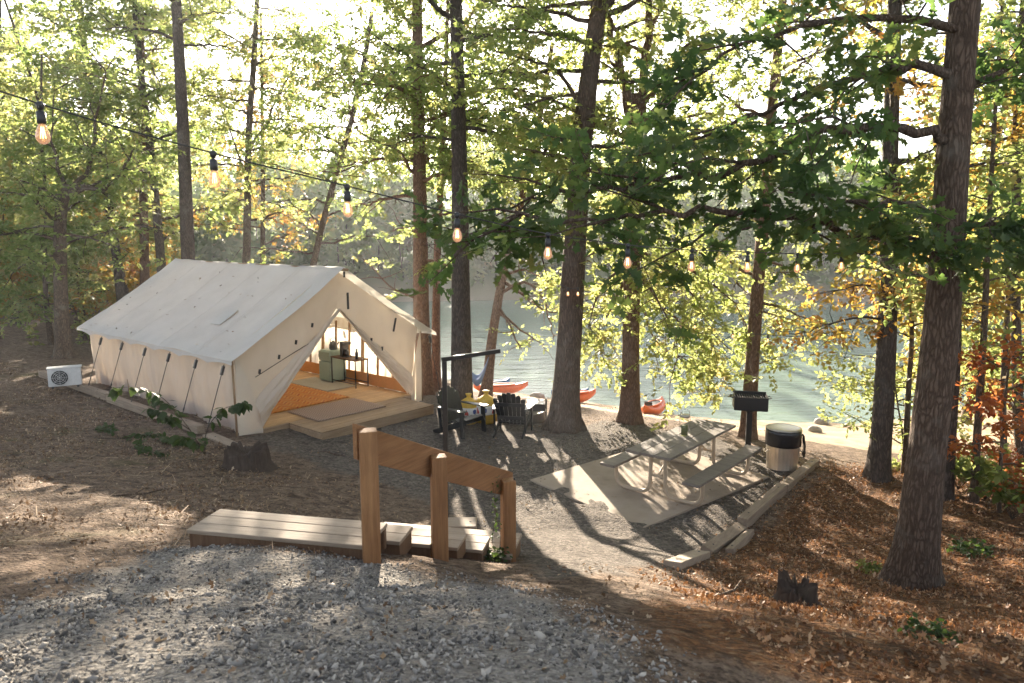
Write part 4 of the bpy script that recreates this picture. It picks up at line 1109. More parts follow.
# A: the big oak close on the right, its dark boughs reach across the picture
t = hero(11, [(912,582),(925,470),(938,360),(945,280),(950,200),(957,100),(965,0)], 7.25, .205, .05, 13.5, 40, 1.45, .06)
K = dict(leaf_from=.18, subs=11, sublen=.27)
limb_px(t, [(946,140,7.2),(905,131,7.1),(850,126,7.0),(800,140,6.9),(740,165,6.9),(680,178,7),(620,185,7.1),(560,192,7.2),(515,212,7.2)], .055, **K)
limb_px(t, [(953,75,7.2),(900,66,7.3),(850,80,7.5),(780,105,7.7),(720,130,8),(670,150,8.2)], .05, **K)
limb_px(t, [(943,245,7.2),(870,236,7.0),(800,222,6.8),(720,212,6.7),(640,212,6.6),(570,222,6.5),(500,212,6.4)], .05, **K)
limb_px(t, [(960,30,7.2),(900,20,7),(820,22,6.8),(740,45,6.6),(690,80,6.5)], .045, **K)
limb_px(t, [(948,215,7.2),(900,205,6.7),(850,200,6.4),(790,190,6.2)], .035, leaf_from=.2, subs=8, sublen=.3)
limb_px(t, [(960,95,7.2),(1000,70,7.4),(1060,40,7.6),(1110,30,7.7)], .04, **K)
limb_px(t, [(948,232,7.2),(990,222,7.0),(1050,232,6.8),(1100,245,6.8)], .035, **K)
limb_px(t, [(942,250,7.2),(915,240,6.9),(880,232,6.7)], .02, leaf_from=.3, subs=6, sublen=.4)
t.boughs(14, 6.8, 13.2, 2.6, 1.2, .35, .1)
t.done('oak_tree', 'big dark-barked oak close to the camera, light bulbs glowing on its trunk', 'tree', 'bark_oak', 'leaf_oak', per=10, sig=.17, size=.135, tmpl=OAK, tilt=.65, droop=.3, twig=M['bark_dark'], more=.12)

# B: dark pine behind the chairs
t = hero(12, [(462,412),(461,300),(459,150),(456,0)], 15.98, .25, .06, 15, 26, 1.25, .06)
t.boughs(14, 5.5, 10, 2.2, 3.0, .1, .15, subs=5); t.boughs(16, 10, 14.8, 3.0, 1.2, .25, .1)
t.done('pine_tree', 'straight dark pine rising behind the adirondack chairs', 'tree', 'bark_dark', 'leaf_green', per=11, sig=.2, size=0.115)
# C: oak at the centre
t = hero(13, [(564,432),(570,330),(576,230),(583,130),(594,40),(603,-25)], 14.47, .285, .09, 14, 32, 1.5, .07)
limb_px(t, [(597,15,14.4),(612,0,14.2),(640,-30,14)], .09)
limb_px(t, [(585,120,14.4),(560,75,14.2),(530,60,14),(490,50,13.8)], .05, subs=6)
t.boughs(12, 5.2, 8.5, 2.2, 3.0, .15, .25, subs=5); t.boughs(20, 8.0, 13.6, 3.6, 1.5, .3, .15)
t.done('oak_tree', 'thick grey-brown oak beside the fire pit, leaning right towards its top', 'tree', 'bark_oak', 'leaf_green', per=11, sig=.18, size=0.115, keep=.7)
# D: forked tree whose bright boughs hang over the water
t = hero(14, [(630,420),(631,330),(632,250),(634,190),(634,135)], 15.1, .20, .14, 6.7, 24, 1.4, .05)
limb_px(t, [(634,140,15.1),(628,105,15.1),(617,60,15),(606,10,15),(596,-50,14.8),(590,-110,14.6)], .13, subs=8, leaf_from=.35)
limb_px(t, [(635,140,15.1),(641,100,15.1),(645,50,15.1),(650,0,15.2),(655,-60,15.3),(662,-120,15.3)], .13, subs=8, leaf_from=.35)
limb_px(t, [(638,130,15.1),(665,100,15.2),(690,78,15.3),(730,50,15.4)], .09, subs=6)
for pts in ([(633,255,15.1),(655,262,14.7),(680,280,14.4),(705,310,14.2),(712,345,14)], [(632,270,15.1),(612,275,14.8),(596,300,14.6),(588,330,14.5)],
            [(633,240,15.1),(670,238,15.3),(715,262,15.5),(740,285,15.6)], [(633,265,15.1),(650,290,14.3),(672,325,13.9),(682,362,13.7)],
            [(632,245,15.1),(600,250,15.3),(570,270,15.6),(545,290,15.8)], [(633,258,15.1),(640,300,15.9),(660,345,16.4),(700,372,16.6)],
            [(633,268,15.1),(615,300,15.6),(600,330,16),(605,365,16.2)], [(632,262,15.1),(660,300,15.5),(690,335,15.7),(708,372,15.6)], [(633,250,15.1),(690,270,14.9),(735,305,14.8),(748,340,14.8)]):
    limb_px(t, pts, .035, leaf_from=.15, subs=15, sublen=.42)
t.boughs(10, 4.6, 6.6, 2.2, 2.8, .2, .35, subs=5)
t.done('forked_tree', 'reddish-barked tree forking high up, bright leafy boughs hanging low over the water', 'tree', 'bark_pine', 'leaf_bright', per=12, sig=.16, size=0.111, keep=.95, more=1.)
# E: thin reddish trunk behind the grill
t = hero(15, [(748,430),(753,350),(759,270),(766,190),(772,110),(780,30)], 14.47, .155, .05, 12, 20, 1.3, .06)
limb_px(t, [(757,310,14.5),(785,318,14.2),(812,330,14)], .025, leaf_from=.35, subs=4); limb_px(t, [(752,365,14.5),(770,360,14.3),(795,352,14.1)], .018, leaf_from=.5, subs=4)
t.boughs(5, 2.6, 4.6, 1.4, 1.8, .05, .2); t.boughs(16, 4.8, 11.8, 2.6, 1.2, .25, .1)
t.done('pine_tree', 'slim reddish trunk standing just behind the black park grill', 'tree', 'bark_pine', 'leaf_bright', per=9, sig=.2, size=0.107)
# F
t = hero(16, [(878,475),(884,400),(887,330),(889,260),(890,180),(892,90)], 11.66, .175, .06, 12, 22, 1.35, .06)
for pts in ([(887,320,11.7),(860,318,11.4),(825,325,11.2),(800,335,11)], [(888,290,11.7),(862,285,11.9),(830,292,12.1)], [(889,270,11.7),(915,280,11.4),(940,300,11.2)]):
    limb_px(t, pts, .025, leaf_from=.15, subs=12, sublen=.5)
t.boughs(16, 5, 11.8, 2.4, 1.2, .25, .1)
t.done('oak_tree', 'dark trunk at the beach edge, golden leaves hanging in front of the lake', 'tree', 'bark_dark', 'leaf_gold', per=9, sig=.15, size=.095, keep=.7)
# G: warm trunk right behind the tent's corner
t = hero(17, [(424,390),(421,300),(420,200),(418,100),(417,0)], 18.31, .235, .07, 15, 24, 1.35, .06)
for pts in ([(420,180,18.3),(395,150,18),(360,128,17.6),(335,60,17.3)], [(419,150,18.3),(440,120,18.4),(475,100,18.5)], [(421,300,18.3),(395,290,18),(372,268,17.8)], [(421,260,18.3),(440,262,18),(452,270,17.7)]):
    limb_px(t, pts, .045, leaf_from=.25, subs=7)
t.boughs(10, 4.0, 7.5, 2.2, 3.2, .15, .25, subs=5); t.boughs(22, 6.5, 14.6, 3.6, 1.3, .25, .1)
t.done('oak_tree', 'tall warm-brown trunk just behind the right front corner of the tent', 'tree', 'bark_pine', 'leaf_green', per=11, sig=.19, size=0.115, keep=.3)
# H, I
t = hero(18, [(436,388),(436,330),(437,260),(440,200),(444,120)], 18.9, .13, .04, 10, 16, 1.2, .06)
t.boughs(18, 5, 9.8, 2.4, 1.4, .2, .1)
t.done('pine_tree', 'narrow straight trunk between the tent corner and the dark pine', 'tree', 'bark_pine', 'leaf_green', per=9, sig=.17, size=0.107, keep=.4)
t = hero(19, [(486,388),(492,340),(500,290),(507,255),(514,225),(524,190)], 18.3, .145, .05, 8.5, 18, 1.3, .08)
for i, pts in enumerate(([(499,295,18.3),(520,282,18),(540,292,17.9),(549,318,17.8),(553,340,17.8)], [(502,280,18.3),(530,300,18.1),(548,312,18),(565,310,18)], [(497,305,18.3),(510,325,18),(520,350,17.9)], [(496,310,18.3),(520,330,18.5),(545,345,18.6)], [(503,275,18.3),(525,270,18.1),(548,282,17.9)])):
    limb_px(t, pts, .05, leaf_from=.45, subs=5, sublen=.35)
t.boughs(14, 3.8, 8.2, 2.0, 1.5, .2, .2, subs=4)
t.done('leaning_tree', 'orange-lit leaning trunk with twisted bare branches, tied to one end of the hammock', 'tree', 'bark_pine', 'leaf_bright', per=7, sig=.17, size=0.107, keep=.55)
# J K M N O behind the tent
t = hero(20, [(190,300),(187,230),(184,150),(180,70),(176,0)], 23, .25, .12, 14, 20, 1.2, .05)
t.boughs(14, 9.5, 13.6, 3.0, 1.4, .25, .1)
t.done('pine_tree', 'thick bare brown trunk rising straight behind the back end of the tent ridge', 'tree', 'bark_dark', 'leaf_green', per=9, sig=.22, size=0.123)
t = hero(21, [(145,300),(144,230),(142,120),(141,0)], 27, .20, .07, 14, 16, 1.2, .05)
t.boughs(6, 4.5, 8, 1.8, 2.6, .1, .1); t.boughs(18, 8, 13.8, 3.2, 1.3, .2, .1)
t.done('pine_tree', 'straight trunk with dead stubs, left of the thick bare trunk behind the tent', 'tree', 'bark_pine', 'leaf_green', per=11, sig=.24, size=0.131)
t = hero(22, [(245,330),(247,230),(249,130),(254,60),(257,0)], 26, .17, .07, 14, 16, 1.2, .05)
limb_px(t, [(249,150,26),(268,120,25.6),(290,70,25.2),(300,30,25)], .06); limb_px(t, [(248,180,26),(230,130,26),(215,80,26)], .05)
t.boughs(10, 4, 8, 2.2, 3.0, .2, .15); t.boughs(16, 8, 13.6, 3.4, 1.4, .25, .1)
t.done('forest_tree', 'pale grey trunk with a long side branch, behind the middle of the tent roof', 'tree', 'bark_thin', 'leaf_bright', per=11, sig=.25, size=0.131, keep=.6)
t = hero(23, [(262,330),(263,200),(262,100),(261,20)], 28.5, .12, .05, 12, 12, 1.2, .05)
t.boughs(20, 3.5, 11.6, 2.4, 1.2, .2, .1)
t.done('forest_tree', 'thin trunk close beside the pale grey one behind the tent roof', 'tree', 'bark_thin', 'leaf_gold', per=9, sig=.25, size=0.131)
t = hero(24, [(306,300),(314,262),(325,215),(340,160),(354,110)], 24.5, .13, .07, 11, 14, 1.2, .06)
t.boughs(24, 3.2, 10.6, 2.6, 2.4, .2, .15); t.boughs(12, 6, 10.6, 3, 2)
t.done('leaning_tree', 'leaning trunk seen just above the front peak of the tent', 'tree', 'bark_thin', 'leaf_green', per=11, sig=.2, size=0.123, keep=.28)
# L: crooked tree left of the tent
t = hero(25, [(64,362),(61,300),(60,240),(62,205),(68,188)], 22.4, .23, .15, 5.4, 22, 1.5, .09)
limb_px(t, [(67,192,22.4),(85,186,22.2),(105,190,22),(122,170,21.8),(133,150,21.6)], .11, subs=7, leaf_from=.4)
limb_px(t, [(66,195,22.4),(60,170,22.6),(52,140,22.8),(54,80,23)], .08, subs=7); limb_px(t, [(69,190,22.4),(90,165,22.6),(96,120,22.8),(110,60,23)], .09, subs=8)
limb_px(t, [(62,205,22.4),(45,190,22),(20,180,21.6)], .06, subs=6)
t.boughs(10, 3.0, 5.2, 2.2, 2.6, .3, .3)
t.done('crooked_tree', 'crooked trunk with a bent bough, standing behind the air conditioner', 'tree', 'bark_thin', 'leaf_green', per=12, sig=.25, size=0.123)
# right-hand thin trees
rt = [(26, [(945,500),(950,430),(955,350),(957,260),(960,150)], 10.6, .10, 'leaf_green', 'dark slender trunk directly behind the big oak, strung with small lights', 2.6, 9),
      (27, [(905,470),(908,400),(912,320),(905,260)], 11.9, .055, 'leaf_gold', 'very thin sapling trunk just left of the big oak', 2.0, 5),
      (28, [(972,520),(978,420),(984,330),(988,240)], 10.4, .06, 'leaf_green', 'thin dark trunk between the big oak and the orange-leaved sapling', 2.2, 7),
      (29, [(1004,500),(1003,400),(1008,300),(1011,200)], 11.2, .055, 'leaf_gold', 'thin dark trunk at the right border, with golden leaves', 1.6, 7),
      (30, [(1022,500),(1019,420),(1016,330),(1016,230)], 12.2, .10, 'leaf_green', 'thicker trunk at the far right border behind the orange leaves', 2.4, 9)]
for seed, pts, y, r, lm, lab, zlo, ztop in rt:
    t = hero(seed, pts, y, r, r*.35, ztop, 12, 1.25, .06)
    t.boughs(14, zlo, ztop-.3, 1.5, .9, .2, .2, subs=4)
    t.done('young_tree', lab, 'tree', 'bark_dark' if r > .08 else 'bark_thin', lm, per=6, sig=.17, size=.115)
t = hero(31, [(1000,485),(1002,440),(1006,390),(1012,340)], 9.8, .03, .012, 2.6, 8, 1.1, .05)
t.boughs(9, .5, 2.5, .7, .6, .3, .25, subs=4)
t.done('red_sapling', 'small sapling covered in orange-red autumn leaves', 'tree', 'bark_thin', 'leaf_red', per=6, sig=.11, size=.10)
t = hero(32, [(905,470),(902,430),(897,400)], 12.3, .02, .01, 1.8, 8, 1.1, .05)
t.boughs(14, .3, 1.9, 1.3, .8, .2, .2, subs=5)
t.done('leafy_bush', 'bright green leafy bush in front of the lake beside the dark beach trunk', 'bush', 'bark_thin', 'leaf_bright', per=6, sig=.12, size=.10)
# ------------------------------------------------------------------ repeated trees of the woods
def proto_tree(seed, loc, h, r, lm, zlo, n, llo, lhi, per, size, name, label, group, barkm='bark_thin'):
    R = np.random.default_rng(seed); x, y = loc; z = gz(x, y)
    p = [np.array([x, y, z])]; d = np.array([R.normal(0, .04), R.normal(0, .04), 1])
    while p[-1][2] < z+h: d = d+R.normal(0, .05, 3)*np.array([1, 1, 0]); p.append(p[-1]+d/np.linalg.norm(d)*h/6)
    t = Tree(seed, p[0]); t.trunk(p, r, r*.3, 10, 3, 1.3, .06)
    t.boughs(n, z+zlo, z+h*.97, llo, lhi, .15, .2, subs=4, leaf_from=.25)
    return t.done(name, label, 'tree', barkm, lm, per=per+3, sig=.26, size=size*.9, group=group, more=.2)
def scatter(seed, n, region, mind):
    R = np.random.default_rng(seed); out = []
    for _ in range(4000):
        if len(out) == n: break
        q = region(R)
        if q is not None and all(math.hypot(q[0]-a, q[1]-b) > mind for a, b in out): out.append(q)
    return out
def left_region(R):
    d = R.uniform(25, 46); px = R.uniform(-110, 165)
    q = at(px, 300, d)
    return (q[0], q[1]) if q[1] < shore_y(q[0])-1 else None
G1 = 'young trees of the wood behind and left of the tent'
L1 = 'slender young tree in the green and gold wood beyond the left end of the tent'
protos = [proto_tree(101, (-16.5, 25.5), 8.5, .10, 'leaf_green', 1.0, 20, 2.0, 1.2, 9, .17, 'young_tree', L1, G1),
          proto_tree(102, (-19.5, 27), 9.5, .09, 'leaf_bright', 1.2, 20, 2.0, 1.2, 9, .17, 'young_tree', L1, G1),
          proto_tree(103, (-15.2, 28.5), 7, .07, 'leaf_gold', .8, 16, 1.8, 1.0, 8, .17, 'young_tree', L1, G1),
          proto_tree(104, (-21.5, 31), 13, .16, 'leaf_green', 3, 22, 2.6, 1.6, 9, .18, 'young_tree', L1, G1, 'bark_dark')]
for i, (x, y) in enumerate(scatter(5, 26, left_region, 1.9)):
    dup(protos[[0, 1, 2, 0, 3][i % 5]], (x, y, gz(x, y)), i*1.7, None, None, 1+.25*math.sin(i*2.1))
def right_region(R):
    d = R.uniform(12.5, 30); px = R.uniform(930, 1180)
    q = at(px, 300, d)
    return (q[0], q[1]) if q[1] < shore_y(q[0])-.8 and q[0] > 8 else None
G2 = 'young trees of the wood on the right shore'
L2 = 'leafy young tree in the wood on the right, between the big oak and the lake'
protos2 = [proto_tree(111, (10.2, 13.2), 8, .08, 'leaf_green', 1.5, 18, 1.7, 1.1, 9, .13, 'young_tree', L2, G2),
           proto_tree(112, (12.0, 15.5), 9, .09, 'leaf_gold', 1.2, 18, 1.8, 1.1, 8, .13, 'young_tree', L2, G2),
           proto_tree(113, (13.5, 12.5), 7, .06, 'leaf_bright', .8, 16, 1.6, 1.0, 8, .13, 'young_tree', L2, G2)]
for i, (x, y) in enumerate(scatter(9, 11, right_region, 2.0)):
    dup(protos2[i % 3], (x, y, gz(x, y)), i*2.2, None, None, 1+.2*math.sin(i*1.9))
# far shore wood, and the mass of wood far left: nobody could count these
def far_wood(name, seed, spots, hlo, hhi, per, size, matn):
    R = np.random.default_rng(seed); P = []; tr = MB()
    for x, y in spots:
        z = gz(x, y); h = R.uniform(hlo, hhi); n = int(per*R.uniform(.6, 1.3)); rr = h*R.uniform(.2, .33)
        k = R.integers(3, 7); cl = np.stack([x+R.normal(0, rr*.6, k), y+R.normal(0, rr*.6, k), z+h*R.uniform(.05, .95, k)], 1)
        q = cl[R.integers(0, k, n)]+R.normal(0, 1, (n, 3))*np.array([rr*.42, rr*.42, h*.10])
        P.append(q); tr.tube([(x, y, z-.3), (x+R.normal(0, .2), y, z+h*.5)], [.07, .03], 5)
    root = thing(name, None, None); root['kind'] = 'stuff'
    tr.build('trunks', M['bark_dark'], root, True)
    leaves('foliage', R, np.concatenate(P), size, M[matn], root, SPRAY, .9, .2, .4)
R = np.random.default_rng(77)
sp = []
for _ in range(430):
    x = R.uniform(-75, 120); sp.append((x, far_y(np.array([x]))[0]+4.5+abs(R.normal(0, 1))*15))
far_wood('far_shore_wood', 78, sp, 5, 11.5, 190, .75, 'leaf_far')
sp = []
while len(sp) < 60:
    d = R.uniform(40, 75); q = at(R.uniform(-260, 150), 300, d)
    if q[1] < shore_y(q[0])-1: sp.append((q[0], q[1]))
far_wood('distant_wood', 79, sp, 5, 14, 260, .5, 'leaf_bright')

# ------------------------------------------------------------------ string lights
def bulb_row(root, cable, bulbs, drop, sc=1.0, cr=.0042):
    MB().tube(cable, cr, 6).build('cable', M['black_plastic'], root, True, world=True)
    for q in bulbs:
        x, y, z = q
        m = MB()
        m.tube([(x, y, z+.01), (x, y, z-drop*.42)], .0035*sc, 5)
        m.lathe([(.010*sc, -drop*.30), (.020*sc, -drop*.38), (.021*sc, -drop*.38-.05*sc), (.016*sc, -drop*.38-.056*sc)], 12, (x, y, z))
        m.lathe([(.010*sc, .012*sc), (.022*sc, 0), (.014*sc, -.022*sc), (.005*sc, -.03*sc)], 10, (x, y, z))
        so = m.build('socket', M['black_plastic'], root, True, world=True)
        zb = z-drop*.38-.056*sc
        b = MB().lathe([(.013*sc, .004), (.018*sc, -.01*sc), (.029*sc, -.038*sc), (.032*sc, -.058*sc), (.027*sc, -.078*sc), (.014*sc, -.09*sc), (.003*sc, -.093*sc)], 16, (x, y, zb))
        f = MB()
        for k in range(4):
            a = k*PI/2; f.tube([(x+.006*sc*math.cos(a), y+.006*sc*math.sin(a), zb-.012*sc), (x+.011*sc*math.cos(a+.5), y+.011*sc*math.sin(a+.5), zb-.066*sc)], .0016*sc, 4)
        for mm in (b, f): mm.v = [tuple(np.array(p)-np.array(root.location)) for p in mm.v]
        b.build('bulb', M['bulb'], so, True); f.build('filament', M['filament'], so)
row = [(40,104),(213,153),(347,186),(457,214),(548,234),(628,245),(692,250),(748,252),(798,254),(842,253)]
pts = []
for i, (px, py) in enumerate(row):
    tt = .0857*i; x0, y0 = -1.97+6.47*tt, None
    d = 3+4.7*tt; pts.append(at(px, py, d))
endA = at(928, 246, 7.45)
sl = thing('string_lights', 'near string of warm glass bulbs on a black cable, sagging to the big oak', 'string lights', tuple(pts[4]))
pre = [pts[0]+(pts[0]-pts[1])*k+np.array([0, 0, .05*k*k]) for k in (2.2, 1.1)]
e2 = at(951, 247, 7.15); 
bulb_row(sl, catmull([np.array(p) for p in pre+pts+[endA, at(940, 248, 7.0), e2]], 6), pts+[endA+np.array([0, -.03, 0]), e2], .085, .88)
lp = thing('light_pole', 'plain wooden pole carrying the near end of the string lights', 'pole', (pre[0][0], pre[0][1], gz(pre[0][0], pre[0][1])))
hh = pre[0][2]-gz(pre[0][0], pre[0][1])
MB().tube([(0, 0, -.2), (0, 0, hh+.12)], .05, 12).build('pole', M['post_wood'], lp, True); MB().lathe([(.055, 0), (.055, .03), (.01, .05)], 12, (0, 0, hh+.12)).build('cap', M['black_metal'], lp, True)
row2 = [(632,286,14.9),(667,318,13.9),(690,306,14.2),(733,337,13.2),(768,340,12.6),(803,342,12.2),(842,334,11.9),(884,318,11.5)]
c2 = [atY(632,255,14.95),atY(660,300,14.3),atY(695,322,13.7),atY(733,331,13.2),atY(768,335,12.7),atY(803,336,12.3),atY(842,330,11.95),atY(884,316,11.5)]
s2 = thing('string_lights', 'farther string of small bulbs hanging in front of the lake', 'string lights', tuple(c2[3]))
bulb_row(s2, catmull(c2, 5), [c2[2], c2[3], c2[4], c2[5], c2[6]], .05, .8, .005)
c3 = [atY(957,305,10.44),atY(951,318,10.42),atY(955,333,10.44),atY(950,348,10.42),atY(955,362,10.44)]
s3 = thing('string_lights', 'short tail of lit bulbs hanging down the slender trunk behind the big oak', 'string lights', tuple(c3[2]))
bulb_row(s3, catmull([np.array(p) for p in c3], 4), c3[:4], .03, .9, .005)
c4 = [atY(560,284,14.20), atY(568,288,14.12), atY(578,288,14.12), atY(588,284,14.25)]
s4 = thing('string_lights', 'pair of lit bulbs tied round the thick oak at the centre', 'string lights', tuple(c4[1]))
bulb_row(s4, catmull([np.array(p) for p in c4], 4), c4[1:3], .04, 1.0, .007)

# hammock tied between two trunks
a = atY(466, 366, 16.25); b = atY(489, 356, 18.3)
hm = thing('hammock', 'blue cloth hammock slung between the dark pine and the leaning trunk', 'hammock', tuple((a+b)/2))
def fn(u, v):
    p = a*(1-u)+b*u; s_ = math.sin(PI*u); w_ = .10+.42*s_**.7
    q = np.array([0, 1, 0])*(v-.5)*w_+np.array([0, 0, -.42*s_-.2*s_*math.sin(PI*v)+.05*abs(v-.5)])
    return tuple(p+q-(a+b)/2)
MB().grid(fn, 30, 8).build('cloth', M['hammock'], hm, True, solid=.01)

# ------------------------------------------------------------------ low plants
def plant(name, label, base, stems, leaf, per, mat='leaf_low', seed=1, tmpl=HEX, cat='plant', droop=.6, r=.006):
    R = np.random.default_rng(seed); o = thing(name, label, cat, tuple(base))
    m = MB(); P = []
    for st_ in stems:
        c = catmull([np.array(p) for p in st_], 6); m.tube([q-np.array(base) for q in c], [r*(1-.6*i/len(c)) for i in range(len(c))], 5)
        for q in c[len(c)//3:]: P += [q-np.array(base)+R.normal(0, .02, 3) for _ in range(per)]
    m.build('stem', M['bark_thin'], o, True)
    leaves('foliage', R, np.array(P), leaf, M[mat], o, tmpl, .5, droop, .3)
    return o
b0 = ground(205, 455)
plant('leafy_sapling', 'bent leafy shoot with big drooping green leaves in front of the tent side', b0,
      [[b0, at(190,430,11.2), at(165,400,11.1), at(140,388,11.0), at(112,388,10.9)], [b0, at(207,430,11.3), at(222,410,11.3), at(238,405,11.2), at(246,402,11.2)], [at(190,430,11.2), at(175,420,11), at(160,412,10.9), at(148,408,10.9)],
       [b0, at(196,440,11.2), at(180,436,11.1)]], .17, 2, 'leaf_low', 4, HEX, 'plant', .8, .008)
bs = [ground(px, py) for px, py in ((95,440),(120,444),(150,440),(175,448),(205,450),(140,452))]
plant('fallen_bough', 'fallen bough with dark green leaves lying on the dirt left of the stump', bs[2],
      [[bs[0]+[0,0,.04], bs[1]+[0,0,.10], bs[2]+[0,0,.09], bs[3]+[0,0,.12], bs[4]+[0,0,.1]], [bs[2]+[0,0,.08], bs[5]+[0,0,.1], ground(165,458)+[0,0,.04]], [bs[1]+[0,0,.1], ground(110,436)+[0,0,.16], ground(100,432)+[0,0,.06]]], .11, 9, 'leaf_low', 6, HEX, 'branch', .1, .014)
q = np.array([P3.x-.10, P3.y-.12, gz(P3.x-.1, P3.y-.12)])
plant('climbing_vine', 'thin vine climbing the lowest handrail post', q, [[q, q+[.02,-.02,.3], q+[-.04,0,.6], q+[0,-.02,.88]], [q, q+[-.06,-.04,.25], q+[-.02,-.03,.5], q+[-.05,-.02,.8]]], .04, 2, 'leaf_low', 8, HEX, 'vine', .5, .004)
q2 = np.array([-.18, 6.86, gz(-.18, 6.86)])
plant('weed_clump', 'leafy weeds at the foot of the lowest handrail post', q2, [[q2, q2+[.06*math.cos(a), .06*math.sin(a), .07], q2+[.14*math.cos(a), .14*math.sin(a), .07+.04*math.sin(a*3)]] for a in np.arange(0, 6.2, .9)], .05, 2, 'leaf_low', 9, HEX, 'weeds', .3, .004)
for i, (px, py, s_, lab, mt) in enumerate(((972, 555, .085, 'low green seedling right of the big oak', 'leaf_low'), (870, 572, .045, 'tiny bright seedling in the leaf litter left of the big oak', 'leaf_bright'),
        (928, 642, .05, 'flat green seedling near the lower right corner', 'leaf_low'), (885, 468, .09, 'small bright weed at the foot of the dark beach trunk', 'leaf_bright'), (985, 500, .16, 'green undergrowth shrub behind the big oak', 'leaf_green'), (1012, 520, .16, 'green undergrowth shrub at the right border', 'leaf_green'), (958, 490, .15, 'green shrub between the big oak and the red sapling', 'leaf_green'))):
    g0 = ground(px, py); n_ = 9 if s_ < .12 else 16; h_ = s_*(1.2 if s_ < .12 else 4)
    plant('seedling' if s_ < .12 else 'undergrowth_shrub', lab, g0, [[g0, g0+[s_*1.5*math.cos(a), s_*1.5*math.sin(a), h_*.7], g0+[s_*3*math.cos(a*1.3), s_*3*math.sin(a*1.3), h_*(.8+.4*math.sin(a*5))]] for a in np.linspace(0, 6.1, n_)], max(.045, s_*.75), 3, mt, 30+i, HEX, 'plant' if s_ < .12 else 'shrub', .3, .004)
# ------------------------------------------------------------------ loose cover: gravel, leaves, needles
R = np.random.default_rng(200)
def rand_rot(n):
    q = R.normal(0, 1, (n, 4)); q /= np.linalg.norm(q, axis=1)[:, None]; w, x, y, z = q.T
    Rm = np.stack([1-2*(y*y+z*z), 2*(x*y-z*w), 2*(x*z+y*w), 2*(x*y+z*w), 1-2*(x*x+z*z), 2*(y*z-x*w), 2*(x*z-y*w), 2*(y*z+x*w), 1-2*(x*x+y*y)], 1).reshape(-1, 3, 3)
    return Rm[:, :, 0], Rm[:, :, 1], Rm[:, :, 2]
g_ = (1+5**.5)/2
ICO = np.array([(-1,g_,0),(1,g_,0),(-1,-g_,0),(1,-g_,0),(0,-1,g_),(0,1,g_),(0,-1,-g_),(0,1,-g_),(g_,0,-1),(g_,0,1),(-g_,0,-1),(-g_,0,1)])/1.9
ICF = [(0,11,5),(0,5,1),(0,1,7),(0,7,10),(0,10,11),(1,5,9),(5,11,4),(11,10,2),(10,7,6),(7,1,8),(3,9,4),(3,4,2),(3,2,6),(3,6,8),(3,8,9),(4,9,5),(2,4,11),(6,2,10),(8,6,7),(9,8,1)]
def sample(n, x0, x1, y0, y1, prob):
    x = R.uniform(x0, x1, n); y = R.uniform(y0, y1, n); k = R.random(n) < prob(x, y); return x[k], y[k]
x, y = sample(150000, -4.5, 3.4, 1.9, 6.6, lambda x, y: soft(poly_sd(x, y, GRAVEL)-.1, .5)*(np.abs(x) < y*.76+.3)*(.25+.75*(vnoise(x*3, y*3, 7)*.6+vnoise(x*8, y*8, 8)*.4 > .5)))
gvz = GZ(x, y)
groot = None
for k in range(3):
    m_ = np.arange(len(x)) % 3 == k; n = m_.sum()
    T = ICO*np.random.default_rng(k).uniform(.55, 1.45, (12, 1))*np.array([1.15, .75, .42])
    sz = np.exp(R.normal(math.log(.0062), .5, n)).clip(.003, .028)
    X, Y, Z = rand_rot(n)
    o = poly_mesh('gravel', T, np.stack([x[m_], y[m_], gvz[m_]+sz*.25], 1), X, Y, Z, sz, M['stone'], None, False, ICF); tag(o, kind='stuff')
def litter(name, n, region, prob, size, mat, tmpl=HEX, flat=.35, lift=.012):
    x, y = sample(n, *region, prob); z = terrain_z(x, y)
    X, Y, Z = axes(R, len(x), flat, 0)
    o = poly_mesh(name, tmpl, np.stack([x, y, z+lift], 1), X, Y, Z, size*np.exp(R.normal(0, .3, len(x))), M[mat], None)
    tag(o, kind='stuff')
CURL = [(0,0,0),(-.20,.18,.10),(-.12,.34,.02),(-.34,.58,.14),(-.1,.72,.05),(0,1,.16),(.16,.74,.03),(.32,.62,.15),(.10,.36,.02),(.22,.15,.09)]
lit_p = lambda x, y: soft(poly_sd(x, y, LITTER), .5)*(.25+.75*(vnoise(x*1.6, y*1.6, 9) > .3))
litter('fallen_leaves', 120000, (1.2, 15, 2.2, 15.5), lit_p, .034, 'litter', CURL, .85, .016)
away = lambda x, y: (poly_sd(x, y, PAD) < .05)*(poly_sd(x, y, GRAVEL) < .1)
litter('dry_leaves', 80000, (-16, -1.2, 5.2, 24), lambda x, y: away(x, y)*(.2+.8*(vnoise(x*1.1, y*1.1, 4) > .5))*(x*math.sin(0)+1 > 0)*np.where((x > -3.2) & (y > 8.6), .15, 1)*np.where(y > 13+(-x-5.7)*.85, .0, 1), .036, 'litter_dry', CURL, .8, .015)
litter('dry_leaves', 14000, (-4, 6, 2.2, 20), lambda x, y: .45*(poly_sd(x, y, GRAVEL) < 3)*(vnoise(x*1.3, y*1.3, 6) > .4)*(poly_sd(x, y, PAD) < -.02)*np.where((x+1.2)**2+(y-6.2)**2 < 2.4, .2, 1), .034, 'litter_dry', CURL, .8, .015)
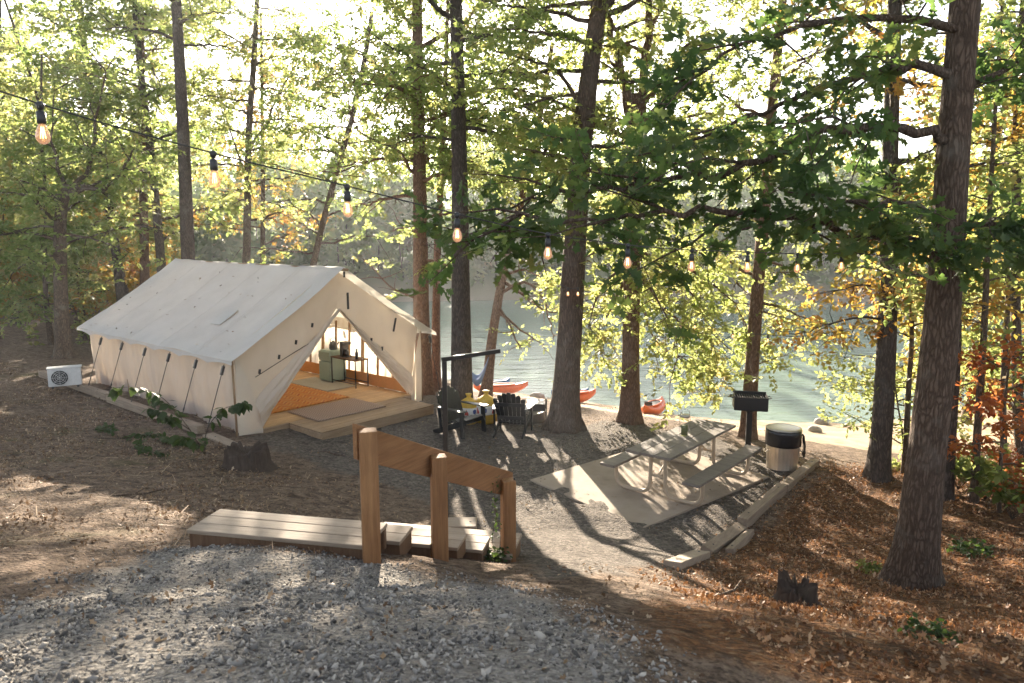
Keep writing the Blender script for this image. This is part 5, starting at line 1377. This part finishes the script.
litter('dry_leaves', 900, (.2, 4.4, 9.3, 13.6), lambda x, y: (poly_sd(x, y, PAD) > .02)*(.12+.5*(vnoise(x*1.7, y*1.7, 31) > .62)), .04, 'litter_dry', CURL, .5, .035)
u_ = R.uniform(.05, .95, 40)*(TL-FO)+FO; t_ = R.uniform(.15, .97, 40)
P_ = np.array([tent_local(-EX*b, a, RZ+(EZ-RZ)*b-.03*math.sin(PI*b)+.03) for a, b in zip(u_, t_)]); X, Y, Z = axes(R, 40, .5, 0)
tag(poly_mesh('fallen_leaves', CURL, P_, X, Y, Z, R.uniform(.04, .08, 40), M['litter_dry'], None), kind='stuff')
NEED = [(-.02,0,0),(-.02,1,.02),(.02,1,.02),(.02,0,0)]
litter('pine_straw', 13000, (-15, -1.5, 5.3, 20), lambda x, y: (poly_sd(x, y, GRAVEL) < .05)*(vnoise(x*.8, y*.8, 11) > .35)*np.where(y > 13+(-x-5.7)*.85, .0, 1)*np.where((x > -3) & (y > 8.6), .1, 1), .16, 'litter_dry', NEED, .12, .008)
# a few dead sticks
def stick(px, py, L, a, label):
    g0 = ground(px, py); o = thing('dead_stick', label, 'stick', tuple(g0+np.array([0, 0, .02])), a)
    MB().tube([(-L/2, 0, 0), (-L*.1, .03*L, .015), (L*.25, -.02*L, .01), (L/2, .05*L, .02)], [.012, .014, .011, .005], 6).build('wood', M['bark_thin'], o, True)
    MB().tube([(L*.1, 0, .01), (L*.25, .18*L, .03)], [.007, .003], 5).build('twig', M['bark_thin'], o, True)
stick(125, 498, .9, .4, 'dead stick on the sunlit dirt at left')
stick(330, 455, .7, -.5, 'dead stick on the dirt between the stump and the handrail')
stick(720, 600, .7, .7, 'dead stick among leaves below the broken kerb')

# the backlit air over the lake and the camp
hm_, nt_, out_ = newmat('haze'); vs_ = nt_.nodes.new('ShaderNodeVolumePrincipled')
vs_.inputs['Color'].default_value = (.92, .95, 1, 1); vs_.inputs['Density'].default_value = HAZE; vs_.inputs['Anisotropy'].default_value = .45
nt_.links.new(vs_.outputs[0], out_.inputs['Volume'])
hm_.cycles.homogeneous_volume = True
hz = MB().box((0, 110, 10), (540, 320, 28)).build('haze', hm_); tag(hz, kind='stuff')
